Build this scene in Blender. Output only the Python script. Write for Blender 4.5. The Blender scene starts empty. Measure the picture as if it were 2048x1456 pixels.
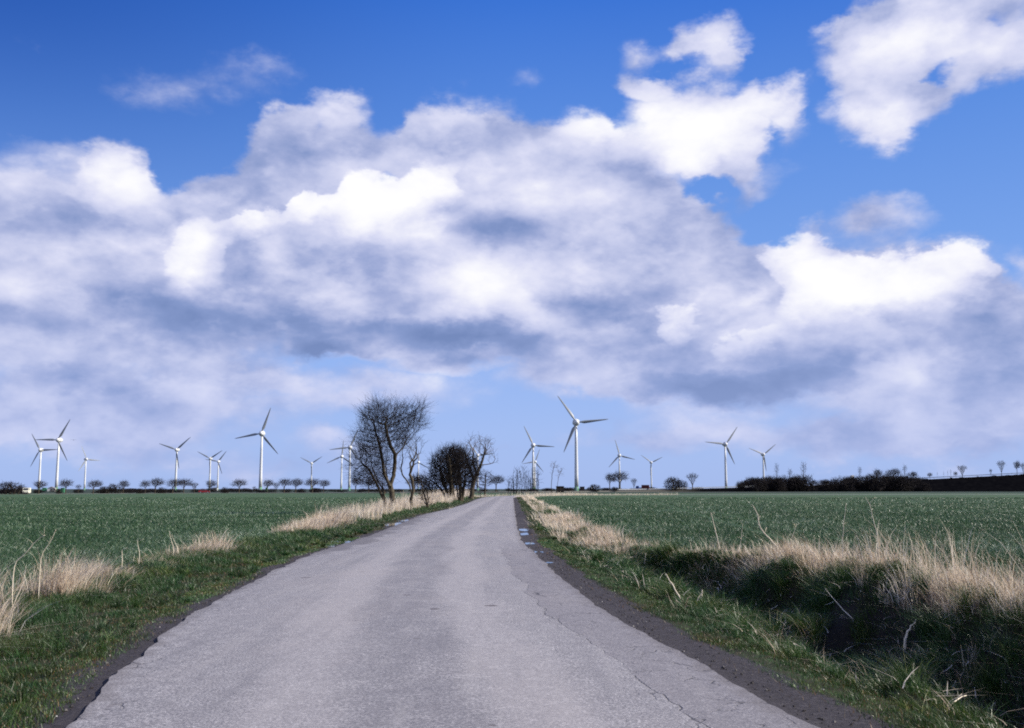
import bpy, math, random
import numpy as np
from mathutils import Vector, noise as mnoise
R = math.radians
scene = bpy.context.scene
COL = scene.collection
random.seed(7)
rng = np.random.default_rng(11)

# ------------------------------------------------------------------ camera
F = 2000.0                                   # focal length in photograph pixels
EYE = 1.6
PITCH = math.atan(250.0 / F)
cam_data = bpy.data.cameras.new("camera")
cam = bpy.data.objects.new("camera", cam_data)
COL.objects.link(cam)
cam.location = (0, 0, EYE)
cam.rotation_euler = (R(90) + PITCH, 0, 0)
cam_data.sensor_width = 36.0
cam_data.lens = 36.0 * F / 2048.0
cam_data.clip_start = 0.05
cam_data.clip_end = 60000.0
scene.camera = cam

def ray(px, py):
    a, b = (px - 1024) / F, (728 - py) / F
    return (a, math.cos(PITCH) - b * math.sin(PITCH), math.sin(PITCH) + b * math.cos(PITCH))

def ground(px, py, h=0.0):
    dx, dy, dz = ray(px, py)
    t = (h - EYE) / dz
    return (dx * t, dy * t)

def at(px, py, Y):
    """point of the world seen at a pixel, Y metres ahead"""
    dx, dy, dz = ray(px, py)
    t = Y / dy
    return Vector((dx * t, Y, EYE + dz * t))

# ------------------------------------------------------------------ sun
SUN_EL, SUN_AZ = R(33), R(93)               # azimuth clockwise from the view direction (+Y)
sun_data = bpy.data.lights.new("sun", 'SUN')
sun_data.energy = 5.0
sun_data.angle = R(0.53)
sun_data.color = (1.0, 0.93, 0.82)
sun = bpy.data.objects.new("sun", sun_data)
COL.objects.link(sun)
sdir = Vector((math.cos(SUN_EL) * math.sin(SUN_AZ), math.cos(SUN_EL) * math.cos(SUN_AZ), math.sin(SUN_EL)))
sun.rotation_euler = sdir.to_track_quat('Z', 'Y').to_euler()
sun.location = (60, -20, 60)

# ------------------------------------------------------------------ sky with clouds
world = bpy.data.worlds.new("World")
scene.world = world
world.use_nodes = True
nt = world.node_tree
nt.nodes.clear()

def nd(tree, t, **kw):
    n = tree.nodes.new(t)
    for k, v in kw.items():
        setattr(n, k, v)
    return n

def mth(op, a, b=None, c=None, clamp=False, tree=None):
    tree = tree or nt
    n = tree.nodes.new('ShaderNodeMath')
    n.operation = op
    n.use_clamp = clamp
    for i, v in enumerate((a, b, c)):
        if v is None:
            continue
        if isinstance(v, (int, float)):
            n.inputs[i].default_value = v
        else:
            tree.links.new(v, n.inputs[i])
    return n.outputs[0]

def vmth(op, a, b=None, scale=None):
    n = nt.nodes.new('ShaderNodeVectorMath')
    n.operation = op
    for i, v in enumerate((a, b)):
        if v is None:
            continue
        if isinstance(v, (tuple, list)):
            n.inputs[i].default_value = v
        else:
            nt.links.new(v, n.inputs[i])
    if scale is not None:
        n.inputs['Scale'].default_value = scale
    return n.outputs[0]

def wnoise(vec, scale, detail, rough=0.5, color=False):
    n = nt.nodes.new('ShaderNodeTexNoise')
    n.noise_dimensions = '3D'
    nt.links.new(vec, n.inputs['Vector'])
    n.inputs['Scale'].default_value = scale
    n.inputs['Detail'].default_value = detail
    n.inputs['Roughness'].default_value = rough
    return n.outputs['Color' if color else 'Fac']

def smooth(v, lo, hi):
    n = nt.nodes.new('ShaderNodeMapRange')
    n.interpolation_type = 'SMOOTHSTEP'
    nt.links.new(v, n.inputs['Value'])
    n.inputs['From Min'].default_value = lo
    n.inputs['From Max'].default_value = hi
    return n.outputs['Result']

def mixc(f, a, b):
    n = nt.nodes.new('ShaderNodeMix')
    n.data_type = 'RGBA'
    if isinstance(f, (int, float)):
        n.inputs['Factor'].default_value = f
    else:
        nt.links.new(f, n.inputs['Factor'])
    for s, v in (('A', a), ('B', b)):
        i = [q for q in n.inputs if q.name == s and q.type == 'RGBA'][0]
        if isinstance(v, (tuple, list)):
            i.default_value = (*v[:3], 1)
        else:
            nt.links.new(v, i)
    return [q for q in n.outputs if q.type == 'RGBA'][0]

def ramp(v, stops, interp='LINEAR', tree=None):
    tree = tree or nt
    n = tree.nodes.new('ShaderNodeValToRGB')
    n.color_ramp.interpolation = interp
    e = n.color_ramp.elements
    e[0].position, e[0].color = stops[0][0], (*stops[0][1], 1)
    e[1].position, e[1].color = stops[-1][0], (*stops[-1][1], 1)
    for p_, c_ in stops[1:-1]:
        q = e.new(p_)
        q.color = (*c_, 1)
    tree.links.new(v, n.inputs['Fac'])
    return n.outputs['Color']

tc = nd(nt, 'ShaderNodeTexCoord')
DIR = tc.outputs['Generated']
sep = nd(nt, 'ShaderNodeSeparateXYZ')
nt.links.new(DIR, sep.inputs[0])
az = mth('ARCTAN2', sep.outputs[0], sep.outputs[1])
el = mth('ARCSINE', sep.outputs[2])
AZ2, EL2 = mth('MULTIPLY', az, 2.0), mth('MULTIPLY', el, 2.0)
comb = nd(nt, 'ShaderNodeCombineXYZ')
nt.links.new(AZ2, comb.inputs[0]); nt.links.new(EL2, comb.inputs[1])
P0 = comb.outputs[0]

def sky_xy(px, py):
    d = Vector(ray(px, py)).normalized()
    return 2 * math.atan2(d.x, d.y), 2 * math.asin(d.z)

DN = vmth('MULTIPLY', DIR, (1.0, 1.0, 1.7))          # clouds are flattened lengthways
w1 = wnoise(DN, 5.0, 3, 0.5, True)
w2 = wnoise(DN, 17.0, 6, 0.60, True)
W1 = vmth('MULTIPLY', vmth('SUBTRACT', w1, (0.5, 0.5, 0.5)), (0.10, 0.07, 0))
W2 = vmth('MULTIPLY', vmth('SUBTRACT', w2, (0.5, 0.5, 0.5)), (0.13, 0.11, 0))
PD = vmth('ADD', vmth('ADD', P0, W1), W2)            # warped coordinates for outlines
PB = vmth('ADD', P0, vmth('ADD', vmth('SCALE', W1, scale=0.6), vmth('SCALE', W2, scale=0.9)))

def blobs(P, lst, start=None):
    acc = start
    for b in lst:
        px, py, rx, ry = b[:4]
        rot = b[4] if len(b) > 5 else 0
        w = b[-1]
        cx, cy = sky_xy(px, py)
        m = nd(nt, 'ShaderNodeMapping', vector_type='TEXTURE')
        nt.links.new(P, m.inputs['Vector'])
        m.inputs['Location'].default_value = (cx, cy, 0)
        m.inputs['Rotation'].default_value = (0, 0, R(rot))
        m.inputs['Scale'].default_value = (rx / 1000, ry / 1000, 1)
        g = nd(nt, 'ShaderNodeTexGradient', gradient_type='SPHERICAL')
        nt.links.new(m.outputs[0], g.inputs[0])
        f = g.outputs['Fac']
        acc = mth('MULTIPLY', f, w) if acc is None else mth('MULTIPLY_ADD', f, w, acc)
    return acc

sepD = nd(nt, 'ShaderNodeSeparateXYZ')
nt.links.new(PD, sepD.inputs[0])
DX, DY = sepD.outputs[0], sepD.outputs[1]

def curve(xsrc, pts):
    """piecewise curve: azimuth -> elevation through photograph points"""
    n = nd(nt, 'ShaderNodeFloatCurve')
    X0, X1 = -1.6, 1.6
    xs = mth('MULTIPLY_ADD', xsrc, 1 / (X1 - X0), -X0 / (X1 - X0), clamp=True)
    nt.links.new(xs, n.inputs['Value'])
    c = n.mapping.curves[0]
    q = []
    for px, py in pts:
        x, y = sky_xy(px, py)
        q.append(((x - X0) / (X1 - X0), y))
    c.points[0].location = (0, q[0][1])
    c.points[1].location = (1, q[-1][1])
    for x, y in q:
        c.points.new(x, y)
    n.mapping.extend = 'HORIZONTAL'
    n.mapping.update()
    return n.outputs[0]

TOP = curve(DX, [(-60, 330), (60, 345), (150, 340), (200, 305), (270, 300), (320, 325), (350, 345), (400, 340), (450, 300),
                 (520, 265), (590, 240), (700, 245), (790, 262), (830, 225), (900, 208), (980, 215), (1060, 235),
                 (1100, 245), (1180, 225), (1240, 250), (1290, 290), (1340, 345), (1400, 380), (1470, 430), (1530, 470),
                 (1600, 455), (1650, 440), (1690, 480), (1760, 495), (1860, 500), (1960, 520), (2040, 560), (2100, 560)])
BOT = curve(DX, [(-60, 690), (100, 690), (220, 680), (420, 685), (640, 690), (900, 700), (1060, 715), (1160, 750),
                 (1250, 792), (1400, 800), (1600, 785), (1800, 815), (1950, 830), (2100, 830)])

fb = wnoise(DN, 9.0, 8, 0.57)
ofs = vmth('ADD', DN, (0.022, -0.004, 0.040))
fb2 = wnoise(ofs, 9.0, 4, 0.5)
relief = mth('SUBTRACT', fb, fb2)
fbc = mth('SUBTRACT', fb, 0.5)
# rounded billows, warped so that no two look alike
def billow(vec):
    v = nd(nt, 'ShaderNodeTexVoronoi', feature='F1')
    v.inputs['Scale'].default_value = 6.5
    v.inputs['Detail'].default_value = 2.0
    v.inputs['Roughness'].default_value = 0.55
    v.inputs['Lacunarity'].default_value = 2.3
    v.normalize = True
    nt.links.new(vec, v.inputs['Vector'])
    return v.outputs['Distance']
WD = vmth('ADD', DN, vmth('MULTIPLY', vmth('SUBTRACT', w2, (0.5, 0.5, 0.5)), (0.10, 0.10, 0.10)))
WD = vmth('ADD', WD, vmth('MULTIPLY', vmth('SUBTRACT', w1, (0.5, 0.5, 0.5)), (0.16, 0.16, 0.16)))
bl1 = billow(WD)
bl2 = billow(vmth('ADD', WD, (0.018, 0.0, 0.034)))
brelief = mth('SUBTRACT', bl2, bl1)

band = mth('MINIMUM', smooth(mth('SUBTRACT', TOP, DY), -0.035, 0.06), smooth(mth('SUBTRACT', DY, BOT), -0.045, 0.05))
DENS = [
    # upper right puffs
    (1290, 165, 80, 36, 0.9), (1400, 235, 175, 105, 1.5), (1390, 300, 95, 65, 1.2), (1560, 195, 85, 62, 1.1), (1490, 270, 80, 80, 0.8),
    (1600, 250, 40, 60, 0.3),
    (1275, 105, 60, 60, 0.55), (1430, 75, 80, 62, 0.95), (1370, 100, 75, 30, 0.5), (1455, 115, 45, 32, 0.6),
    (1900, 30, 210, 110, 1.5), (1740, 95, 130, 100, 1.1), (1780, 205, 130, 105, 1.2), (1840, 185, 120, 90, 0.8), (2020, 115, 130, 75, 1.0),
    (1690, 60, 60, 30, 0.5), (1885, 140, 70, 30, 40, -0.7), (1850, 168, 40, 30, -0.45), (2000, 25, 26, 50, 20, -0.45),
    (1740, 430, 140, 62, -12, 0.75), (1925, 510, 70, 60, 0.9), (2035, 510, 35, 80, 30, 0.45),
    (1395, 400, 70, 40, 0.5), (1500, 375, 85, 80, 0.45), (1470, 330, 60, 40, 0.4),
    (680, 215, 85, 50, 0.85), (560, 250, 90, 30, 25, 0.5),
    (340, 170, 190, 90, 0.27), (535, 150, 90, 70, 0.28), (130, 305, 130, 40, 0.42), (20, 330, 120, 60, 0.3), (1080, 150, 60, 30, 0.16),
    # openings in the bank
    (770, 366, 40, 26, -0.5), (345, 355, 55, 60, -0.7), (325, 420, 60, 60, -0.25), (1400, 372, 80, 35, -20, -0.4), (1560, 440, 60, 50, -0.5),
    (90, 650, 110, 45, -0.5), (2000, 620, 80, 60, -0.2), (1590, 480, 40, 30, -0.2),
    # scraps below the bank
    (480, 735, 190, 55, 0.8), (680, 700, 130, 34, 0.9), (880, 722, 160, 40, 0.9), (1090, 740, 140, 60, 0.6), (330, 690, 170, 40, 0.7),
    (130, 720, 280, 90, 0.9), (60, 600, 160, 80, 0.3), (160, 840, 480, 90, 1.0), (640, 880, 90, 34, 0.45), (760, 905, 120, 20, 0.3),
    (1250, 870, 340, 60, 0.4), (1650, 860, 420, 80, 0.7), (1900, 890, 360, 80, 0.6), (500, 930, 500, 50, 0.5), (700, 780, 500, 60, 0.5), (400, 800, 300, 60, 0.3), (1640, 910, 60, 34, 0.3), (1000, 905, 110, 24, 0.35),
]
dens = blobs(PD, DENS, band)
behind = smooth(mth('ABSOLUTE', AZ2), 1.15, 1.9)      # broken cloud all round the rest of the sky
rest = mth('MULTIPLY', behind, smooth(wnoise(DN, 2.6, 6, 0.55), 0.42, 0.60))
dens = mth('ADD', dens, rest)
dens = mth('ADD', dens, mth('MULTIPLY', fbc, 0.85))
dens = mth('ADD', dens, mth('MULTIPLY', mth('SUBTRACT', 0.36, bl1), 0.55))
alpha = smooth(dens, 0.15, 0.70)

BR = [
    (150, 560, 200, 80, 0.15), (750, 330, 300, 60, 0.12),
    (240, 370, 120, 75, 0.15), (90, 350, 90, 60, 0.15), (90, 520, 190, 75, 0.26), (240, 440, 80, 70, 0.15),
    (385, 520, 78, 130, -12, 0.25), (450, 600, 60, 50, -0.1), (500, 438, 70, 32, 25, 0.1), (560, 492, 75, 70, 0.42),
    (715, 415, 110, 110, 0.35), (838, 395, 105, 70, 18, 0.25), (780, 450, 120, 50, 0.35), (860, 478, 110, 50, 0.5),
    (1010, 545, 200, 95, 0.6), (900, 590, 120, 60, 0.35), (1180, 532, 70, 46, 0.35), (960, 625, 110, 40, 0.3),
    (1110, 330, 220, 120, 0.38), (900, 245, 120, 55, 0.2), (1000, 300, 110, 80, 0.1), (1190, 245, 110, 50, 0.15), (680, 215, 80, 50, 0.2),
    (1290, 165, 80, 40, 0.4), (1400, 245, 200, 110, 1.1), (1370, 320, 80, 50, 0.5), (1560, 190, 90, 62, 0.45),
    (1270, 110, 60, 50, 0.15), (1430, 80, 80, 60, 0.3),
    (1650, 585, 120, 100, 0.4), (1810, 575, 150, 80, -12, 0.3),
    (1345, 650, 60, 46, 40, 0.2), (1490, 675, 90, 32, 15, 0.15), (1400, 600, 70, 30, 30, 0.25), (1500, 590, 90, 24, 30, 0.3),
    (1900, 50, 200, 110, 0.5), (1780, 210, 120, 100, 0.5), (1740, 100, 110, 70, 0.35),
    (1780, 745, 130, 60, 0.1), (1900, 740, 130, 50, 0.15), (100, 800, 160, 40, 0.1), (120, 850, 240, 40, 0.15), (640, 880, 100, 40, 0.3),
    (850, 780, 500, 60, 0.12), (470, 735, 90, 30, 0.2), (950, 705, 100, 14, 0.2),
    # grey undersides
    (540, 650, 440, 60, -4, -0.62), (960, 680, 330, 40, -3, -0.50), (300, 600, 160, 70, -0.15),
    (1430, 772, 300, 40, -0.85), (1750, 735, 330, 60, -0.25), (1250, 735, 200, 40, -0.25), (1650, 680, 120, 70, -0.15), (1850, 660, 140, 60, -0.18),
    (640, 300, 270, 60, -0.06), (500, 360, 190, 60, -0.22), (1030, 450, 170, 70, -0.22), (1240, 610, 190, 50, -0.35), (1350, 480, 150, 110, -0.12),
    (950, 430, 90, 40, -0.02), (400, 300, 130, 70, -0.15), (130, 650, 260, 45, -0.2), (270, 470, 60, 60, -0.2),
    (680, 700, 100, 26, -0.7), (880, 726, 120, 26, -0.5), (330, 690, 140, 22, -0.12), (2000, 650, 100, 120, -0.2), (1960, 780, 130, 60, -0.25),
    (120, 760, 200, 30, -0.25),
]
br = blobs(PB, BR)
b = mth('MULTIPLY_ADD', relief, 1.1, mth('ADD', mth('MULTIPLY', br, 0.84), 0.35))
b = mth('MULTIPLY_ADD', fbc, 0.30, b)
b = mth('MULTIPLY_ADD', brelief, 0.95, b)
# sunlit heads with a hard upper outline, fading into their own shaded undersides
CRISP = [(605, 435, 62, 85, 1.0), (715, 440, 92, 125, 1.1), (838, 420, 112, 92, 20, 1.1), (240, 400, 110, 110, 0.9), (385, 530, 84, 125, 0.9), (503, 452, 80, 46, 25, 0.8),
         (1650, 620, 130, 130, 1.1), (1805, 605, 165, 112, -10, 1.1), (1612, 500, 115, 62, 25, 0.9), (1925, 540, 68, 85, 1.0), (1190, 268, 115, 70, 0.8), (900, 275, 150, 100, 0.8),
         (1350, 660, 60, 60, 0.8), (1495, 690, 90, 46, 15, 0.7), (1780, 750, 120, 60, 0.7)]
LIT = [(605, 398, 66, 56, 1.5), (715, 392, 96, 76, 1.7), (840, 378, 106, 58, 18, 1.7), (240, 362, 105, 64, 0.8), (385, 492, 84, 84, 1.1), (505, 438, 84, 38, 25, 1.0),
       (1650, 562, 135, 92, 1.6), (1808, 556, 155, 76, 1.4), (1616, 476, 115, 42, 25, 1.3), (1925, 500, 74, 62, 1.3), (1190, 242, 115, 50, 0.7), (900, 238, 135, 62, 0.6),
       (1350, 640, 60, 50, 0.8), (1495, 675, 90, 36, 15, 0.6), (1780, 735, 120, 50, 0.5)]
cr = mth('ADD', blobs(PD, CRISP), mth('MULTIPLY_ADD', fbc, 0.30, mth('MULTIPLY', mth('SUBTRACT', 0.36, bl1), 0.35)))
lit = mth('MULTIPLY', smooth(cr, 0.22, 0.36), mth('MINIMUM', blobs(PB, LIT), 1.0))
b = mth('MULTIPLY_ADD', lit, 0.56, b)
b = mth('MULTIPLY_ADD', b, 1 / 1.7, 0.3 / 1.7)
cloud = ramp(b, [(0.0, (0.15, 0.225, 0.46)), (0.177, (0.225, 0.305, 0.57)), (0.306, (0.37, 0.43, 0.69)), (0.42, (0.54, 0.58, 0.81)), (0.54, (0.69, 0.71, 0.90)),
                 (0.68, (0.86, 0.865, 0.965)), (0.80, (0.96, 0.96, 0.99)), (1.0, (1.04, 1.03, 1.0))])
haze_mix = smooth(EL2, 0.42, 0.02)
cloud = mixc(mth('MULTIPLY', haze_mix, 0.45), cloud, (0.42, 0.52, 0.86))

sky = nd(nt, 'ShaderNodeTexSky', sky_type='NISHITA', sun_disc=False)
sky.sun_elevation = SUN_EL
sky.sun_rotation = SUN_AZ
sky.air_density = 1.0
sky.dust_density = 0.6
sky.ozone_density = 2.5
SKY_STRENGTH = 0.10
clear = mixc(1.0, sky.outputs[0], (1, 1, 1))
clear_n = [n for n in nt.nodes if n.type == 'MIX'][-1]
clear_n.blend_type = 'MULTIPLY'
tint = ramp(mth('MULTIPLY', EL2, 0.9, clamp=True),
            [(0.0, (0.37, 0.51, 0.90)), (0.10, (0.36, 0.51, 0.92)), (0.22, (0.30, 0.47, 0.92)), (0.40, (0.180, 0.365, 0.85)), (0.62, (0.108, 0.280, 0.79)),
             (0.85, (0.038, 0.175, 0.70)), (1.0, (0.024, 0.13, 0.60))])
side = smooth(AZ2, -1.15, 0.1)                        # the sky is deepest away from the sun
tint = mixc(mth('MULTIPLY', mth('SUBTRACT', 1.0, side), smooth(EL2, 0.3, 1.05)), tint, (0.006, 0.075, 0.42))
nish = nd(nt, 'ShaderNodeVectorMath', operation='SCALE')
nt.links.new(clear, nish.inputs[0]); nish.inputs['Scale'].default_value = SKY_STRENGTH
clear = mixc(0.88, nish.outputs[0], tint)
final = mixc(alpha, clear, cloud)
bg = nd(nt, 'ShaderNodeBackground')
nt.links.new(final, bg.inputs['Color'])
bg.inputs['Strength'].default_value = 0.69
wo = nd(nt, 'ShaderNodeOutputWorld')
nt.links.new(bg.outputs[0], wo.inputs[0])

scene.view_settings.view_transform = 'Standard'
scene.view_settings.look = 'None'
scene.view_settings.exposure = 0.56
scene.view_settings.gamma = 1.0
world.cycles.sampling_method = 'MANUAL'
world.cycles.sample_map_resolution = 512
scene.cycles.filter_width = 1.9
scene.cycles.max_bounces = 5
scene.cycles.use_denoising = False
# ------------------------------------------------------------------ helpers: tags, materials, meshes
def tag(o, label=None, cat=None, group=None, kind=None):
    if label: o["label"] = label
    if cat: o["category"] = cat
    if group: o["group"] = group
    if kind: o["kind"] = kind
    return o

def empty(name, loc=(0, 0, 0), rz=0.0, label=None, cat=None, group=None):
    o = bpy.data.objects.new(name, None)
    o.empty_display_size = 0.3
    o.location = loc
    o.rotation_euler = (0, 0, rz)
    COL.objects.link(o)
    return tag(o, label, cat, group)

def np_mesh(name, verts, faces_list, attrs=None, smooth_=False):
    """faces_list: list of (n,k) integer arrays"""
    me = bpy.data.meshes.new(name)
    verts = np.asarray(verts, dtype=np.float32)
    me.vertices.add(len(verts))
    me.vertices.foreach_set('co', verts.ravel())
    idx = np.concatenate([f.ravel() for f in faces_list]).astype(np.int32)
    tot = np.concatenate([np.full(len(f), f.shape[1]) for f in faces_list]).astype(np.int32)
    start = np.concatenate([[0], np.cumsum(tot)[:-1]]).astype(np.int32)
    me.loops.add(len(idx)); me.loops.foreach_set('vertex_index', idx)
    me.polygons.add(len(tot)); me.polygons.foreach_set('loop_start', start)
    me.polygons.foreach_set('loop_total', tot)
    me.polygons.foreach_set('use_smooth', np.full(len(tot), bool(smooth_)))
    for k, v in (attrs or {}).items():
        a = me.attributes.new(k, 'FLOAT', 'POINT')
        a.data.foreach_set('value', np.asarray(v, dtype=np.float32))
    me.update(calc_edges=True)
    me.validate()
    return me

def link_mesh(name, me, mat, parent=None, loc=None):
    o = bpy.data.objects.new(name, me)
    if mat: me.materials.append(mat)
    COL.objects.link(o)
    if parent: o.parent = parent
    if loc is not None: o.location = loc
    return o

class MT:
    """small wrapper for building node materials"""
    def __init__(s, name, rough=0.85, spec=0.3):
        s.m = bpy.data.materials.new(name)
        s.m.use_nodes = True
        s.t = s.m.node_tree
        s.b = s.t.nodes['Principled BSDF']
        s.b.inputs['Roughness'].default_value = rough
        s.b.inputs['Specular IOR Level'].default_value = spec
        s.geo = s.t.nodes.new('ShaderNodeNewGeometry')
        s.tc = s.t.nodes.new('ShaderNodeTexCoord')
    def pos(s, obj=False):
        return s.tc.outputs['Object'] if obj else s.geo.outputs['Position']
    def noise(s, scale, detail=4, rough=0.55, vec=None, stretch=None):
        vec = vec or s.pos()
        if stretch:
            mp = s.t.nodes.new('ShaderNodeMapping'); mp.inputs['Scale'].default_value = stretch
            s.t.links.new(vec, mp.inputs[0]); vec = mp.outputs[0]
        n = s.t.nodes.new('ShaderNodeTexNoise')
        s.t.links.new(vec, n.inputs['Vector'])
        n.inputs['Scale'].default_value = scale
        n.inputs['Detail'].default_value = detail
        n.inputs['Roughness'].default_value = rough
        return n.outputs['Fac']
    def ramp(s, v, stops, interp='LINEAR'):
        return ramp(v, stops, interp, s.t)
    def m_(s, op, a, b=None, c=None, clamp=False):
        return mth(op, a, b, c, clamp, s.t)
    def sm(s, v, lo, hi):
        n = s.t.nodes.new('ShaderNodeMapRange'); n.interpolation_type = 'SMOOTHSTEP'
        s.t.links.new(v, n.inputs['Value'])
        n.inputs['From Min'].default_value = lo; n.inputs['From Max'].default_value = hi
        return n.outputs['Result']
    def mix(s, f, a, b, blend='MIX'):
        n = s.t.nodes.new('ShaderNodeMix'); n.data_type = 'RGBA'; n.blend_type = blend
        if isinstance(f, (int, float)): n.inputs['Factor'].default_value = f
        else: s.t.links.new(f, n.inputs['Factor'])
        for k, v in (('A', a), ('B', b)):
            i = [q for q in n.inputs if q.name == k and q.type == 'RGBA'][0]
            if isinstance(v, (tuple, list)): i.default_value = (*v[:3], 1)
            else: s.t.links.new(v, i)
        return [q for q in n.outputs if q.type == 'RGBA'][0]
    def attr(s, name):
        n = s.t.nodes.new('ShaderNodeAttribute'); n.attribute_name = name
        return n.outputs['Fac']
    def col(s, c):
        if isinstance(c, (tuple, list)): s.b.inputs['Base Color'].default_value = (*c, 1)
        else: s.t.links.new(c, s.b.inputs['Base Color'])
        return s
    def bump(s, h, dist=0.01, strength=1.0):
        n = s.t.nodes.new('ShaderNodeBump')
        n.inputs['Strength'].default_value = strength
        n.inputs['Distance'].default_value = dist
        s.t.links.new(h, n.inputs['Height'])
        s.t.links.new(n.outputs[0], s.b.inputs['Normal'])
        return s
    def rough(s, v):
        s.t.links.new(v, s.b.inputs['Roughness']); return s

def simple(name, c, rough=0.6, spec=0.3, var=0.25, scale=3.0, metal=0.0):
    k = MT(name, rough, spec)
    n = k.noise(scale, 5, vec=k.pos(True))
    k.col(k.ramp(n, [(0.3, tuple(x * (1 - var) for x in c)), (0.7, tuple(min(1, x * (1 + var * .6)) for x in c))]))
    k.b.inputs['Metallic'].default_value = metal
    return k.m

# ------------------------------------------------------------------ course of the road, read from its two edges
LPX = [(123, 1456), (191, 1400), (246, 1342), (308, 1288), (369, 1240), (478, 1182), (533, 1151), (615, 1112), (685, 1091), (760, 1065),
       (810, 1044), (847, 1029), (897, 1019), (935, 1007), (957, 997)]
RPX = [(1629, 1456), (1560, 1421), (1482, 1382), (1404, 1335), (1326, 1296), (1248, 1251), (1200, 1219), (1141, 1172), (1104, 1144),
       (1072, 1110), (1044, 1085), (1035, 1060), (1029, 1022), (1027, 997)]
def edge(pts):
    g = sorted((ground(*p)[::-1] for p in pts))
    return np.array([q[0] for q in g]), np.array([q[1] for q in g])
LY, LX = edge(LPX); RY, RX = edge(RPX)
LY = np.concatenate([[-8.0, 0.0], LY]); LX = np.concatenate([[-0.2, -1.6], LX])
RY = np.concatenate([[-8.0, 0.0], RY]); RX = np.concatenate([[4.4, 3.1], RX])
def smooth_interp(Y, ys, xs):
    Y = np.asarray(Y, dtype=float)
    w = np.maximum(0.6, 0.06 * np.abs(Y))
    return sum(np.interp(Y + k * w, ys, xs) for k in (-1, -.5, 0, .5, 1)) / 5
def leftX(Y): return smooth_interp(np.minimum(Y, 165), LY, LX)
def rightX(Y): return smooth_interp(np.minimum(Y, 165), RY, RX)

# far bend to the right
BEND = [(-2.55, 150), (-2.6, 170), (-2.2, 195), (-0.6, 220), (3.5, 242), (11, 259), (24, 270), (45, 278), (90, 288), (160, 300), (260, 312), (400, 330)]
def catmull(pts, n=8):
    out = []
    P = [pts[0]] + list(pts) + [pts[-1]]
    for i in range(1, len(P) - 2):
        for j in range(n):
            t = j / n
            out.append(tuple(0.5 * ((2 * b) + (c - a) * t + (2 * a - 5 * b + 4 * c - d) * t * t + (3 * b - a - 3 * c + d) * t ** 3)
                             for a, b, c, d in zip(P[i - 1], P[i], P[i + 1], P[i + 2])))
    out.append(tuple(pts[-1]))
    return np.array(out)
BENDP = catmull(BEND, 6)
def bend_dist(X, Y):
    X = np.asarray(X); Y = np.asarray(Y)
    d = np.full(X.shape, 1e9)
    for bx, by in BENDP:
        d = np.minimum(d, np.hypot(X - bx, Y - by))
    return d

# ------------------------------------------------------------------ lie of the land
def vnoise(X, Y, scale, seed=0):
    """smooth value noise on numpy arrays, -1..1"""
    X = np.asarray(X, dtype=float) * scale + seed * 17.3
    Y = np.asarray(Y, dtype=float) * scale - seed * 9.1
    xi, yi = np.floor(X), np.floor(Y)
    fx, fy = X - xi, Y - yi
    fx = fx * fx * (3 - 2 * fx); fy = fy * fy * (3 - 2 * fy)
    def h(a, b):
        v = np.sin(a * 127.1 + b * 311.7 + seed * 74.7) * 43758.5453
        return 2 * (v - np.floor(v)) - 1
    return (h(xi, yi) * (1 - fx) + h(xi + 1, yi) * fx) * (1 - fy) + (h(xi, yi + 1) * (1 - fx) + h(xi + 1, yi + 1) * fx) * fy
def fbm(X, Y, scale, seed=0, oct=4):
    return sum(vnoise(X, Y, scale * 2 ** k, seed + k) * 0.5 ** k for k in range(oct)) / 1.6
def sst(v, a, b):
    t = np.clip((v - a) / (b - a), 0, 1)
    return t * t * (3 - 2 * t)

def field_off_r(Y):                      # where the right-hand field begins, metres from the road edge
    return np.interp(Y, [-5, 5, 12, 17, 21, 25, 30, 40, 100, 200], [6.6, 6.4, 5.5, 5.2, 4.7, 3.4, 3.0, 3.0, 2.8, 2.8])
def field_off_l(Y):
    return np.interp(Y, [-5, 8, 14, 21, 31, 41, 60, 100, 180, 240], [2.4, 2.6, 2.8, 3.1, 3.1, 3.2, 4.2, 5.0, 6.0, 6.0])

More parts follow.
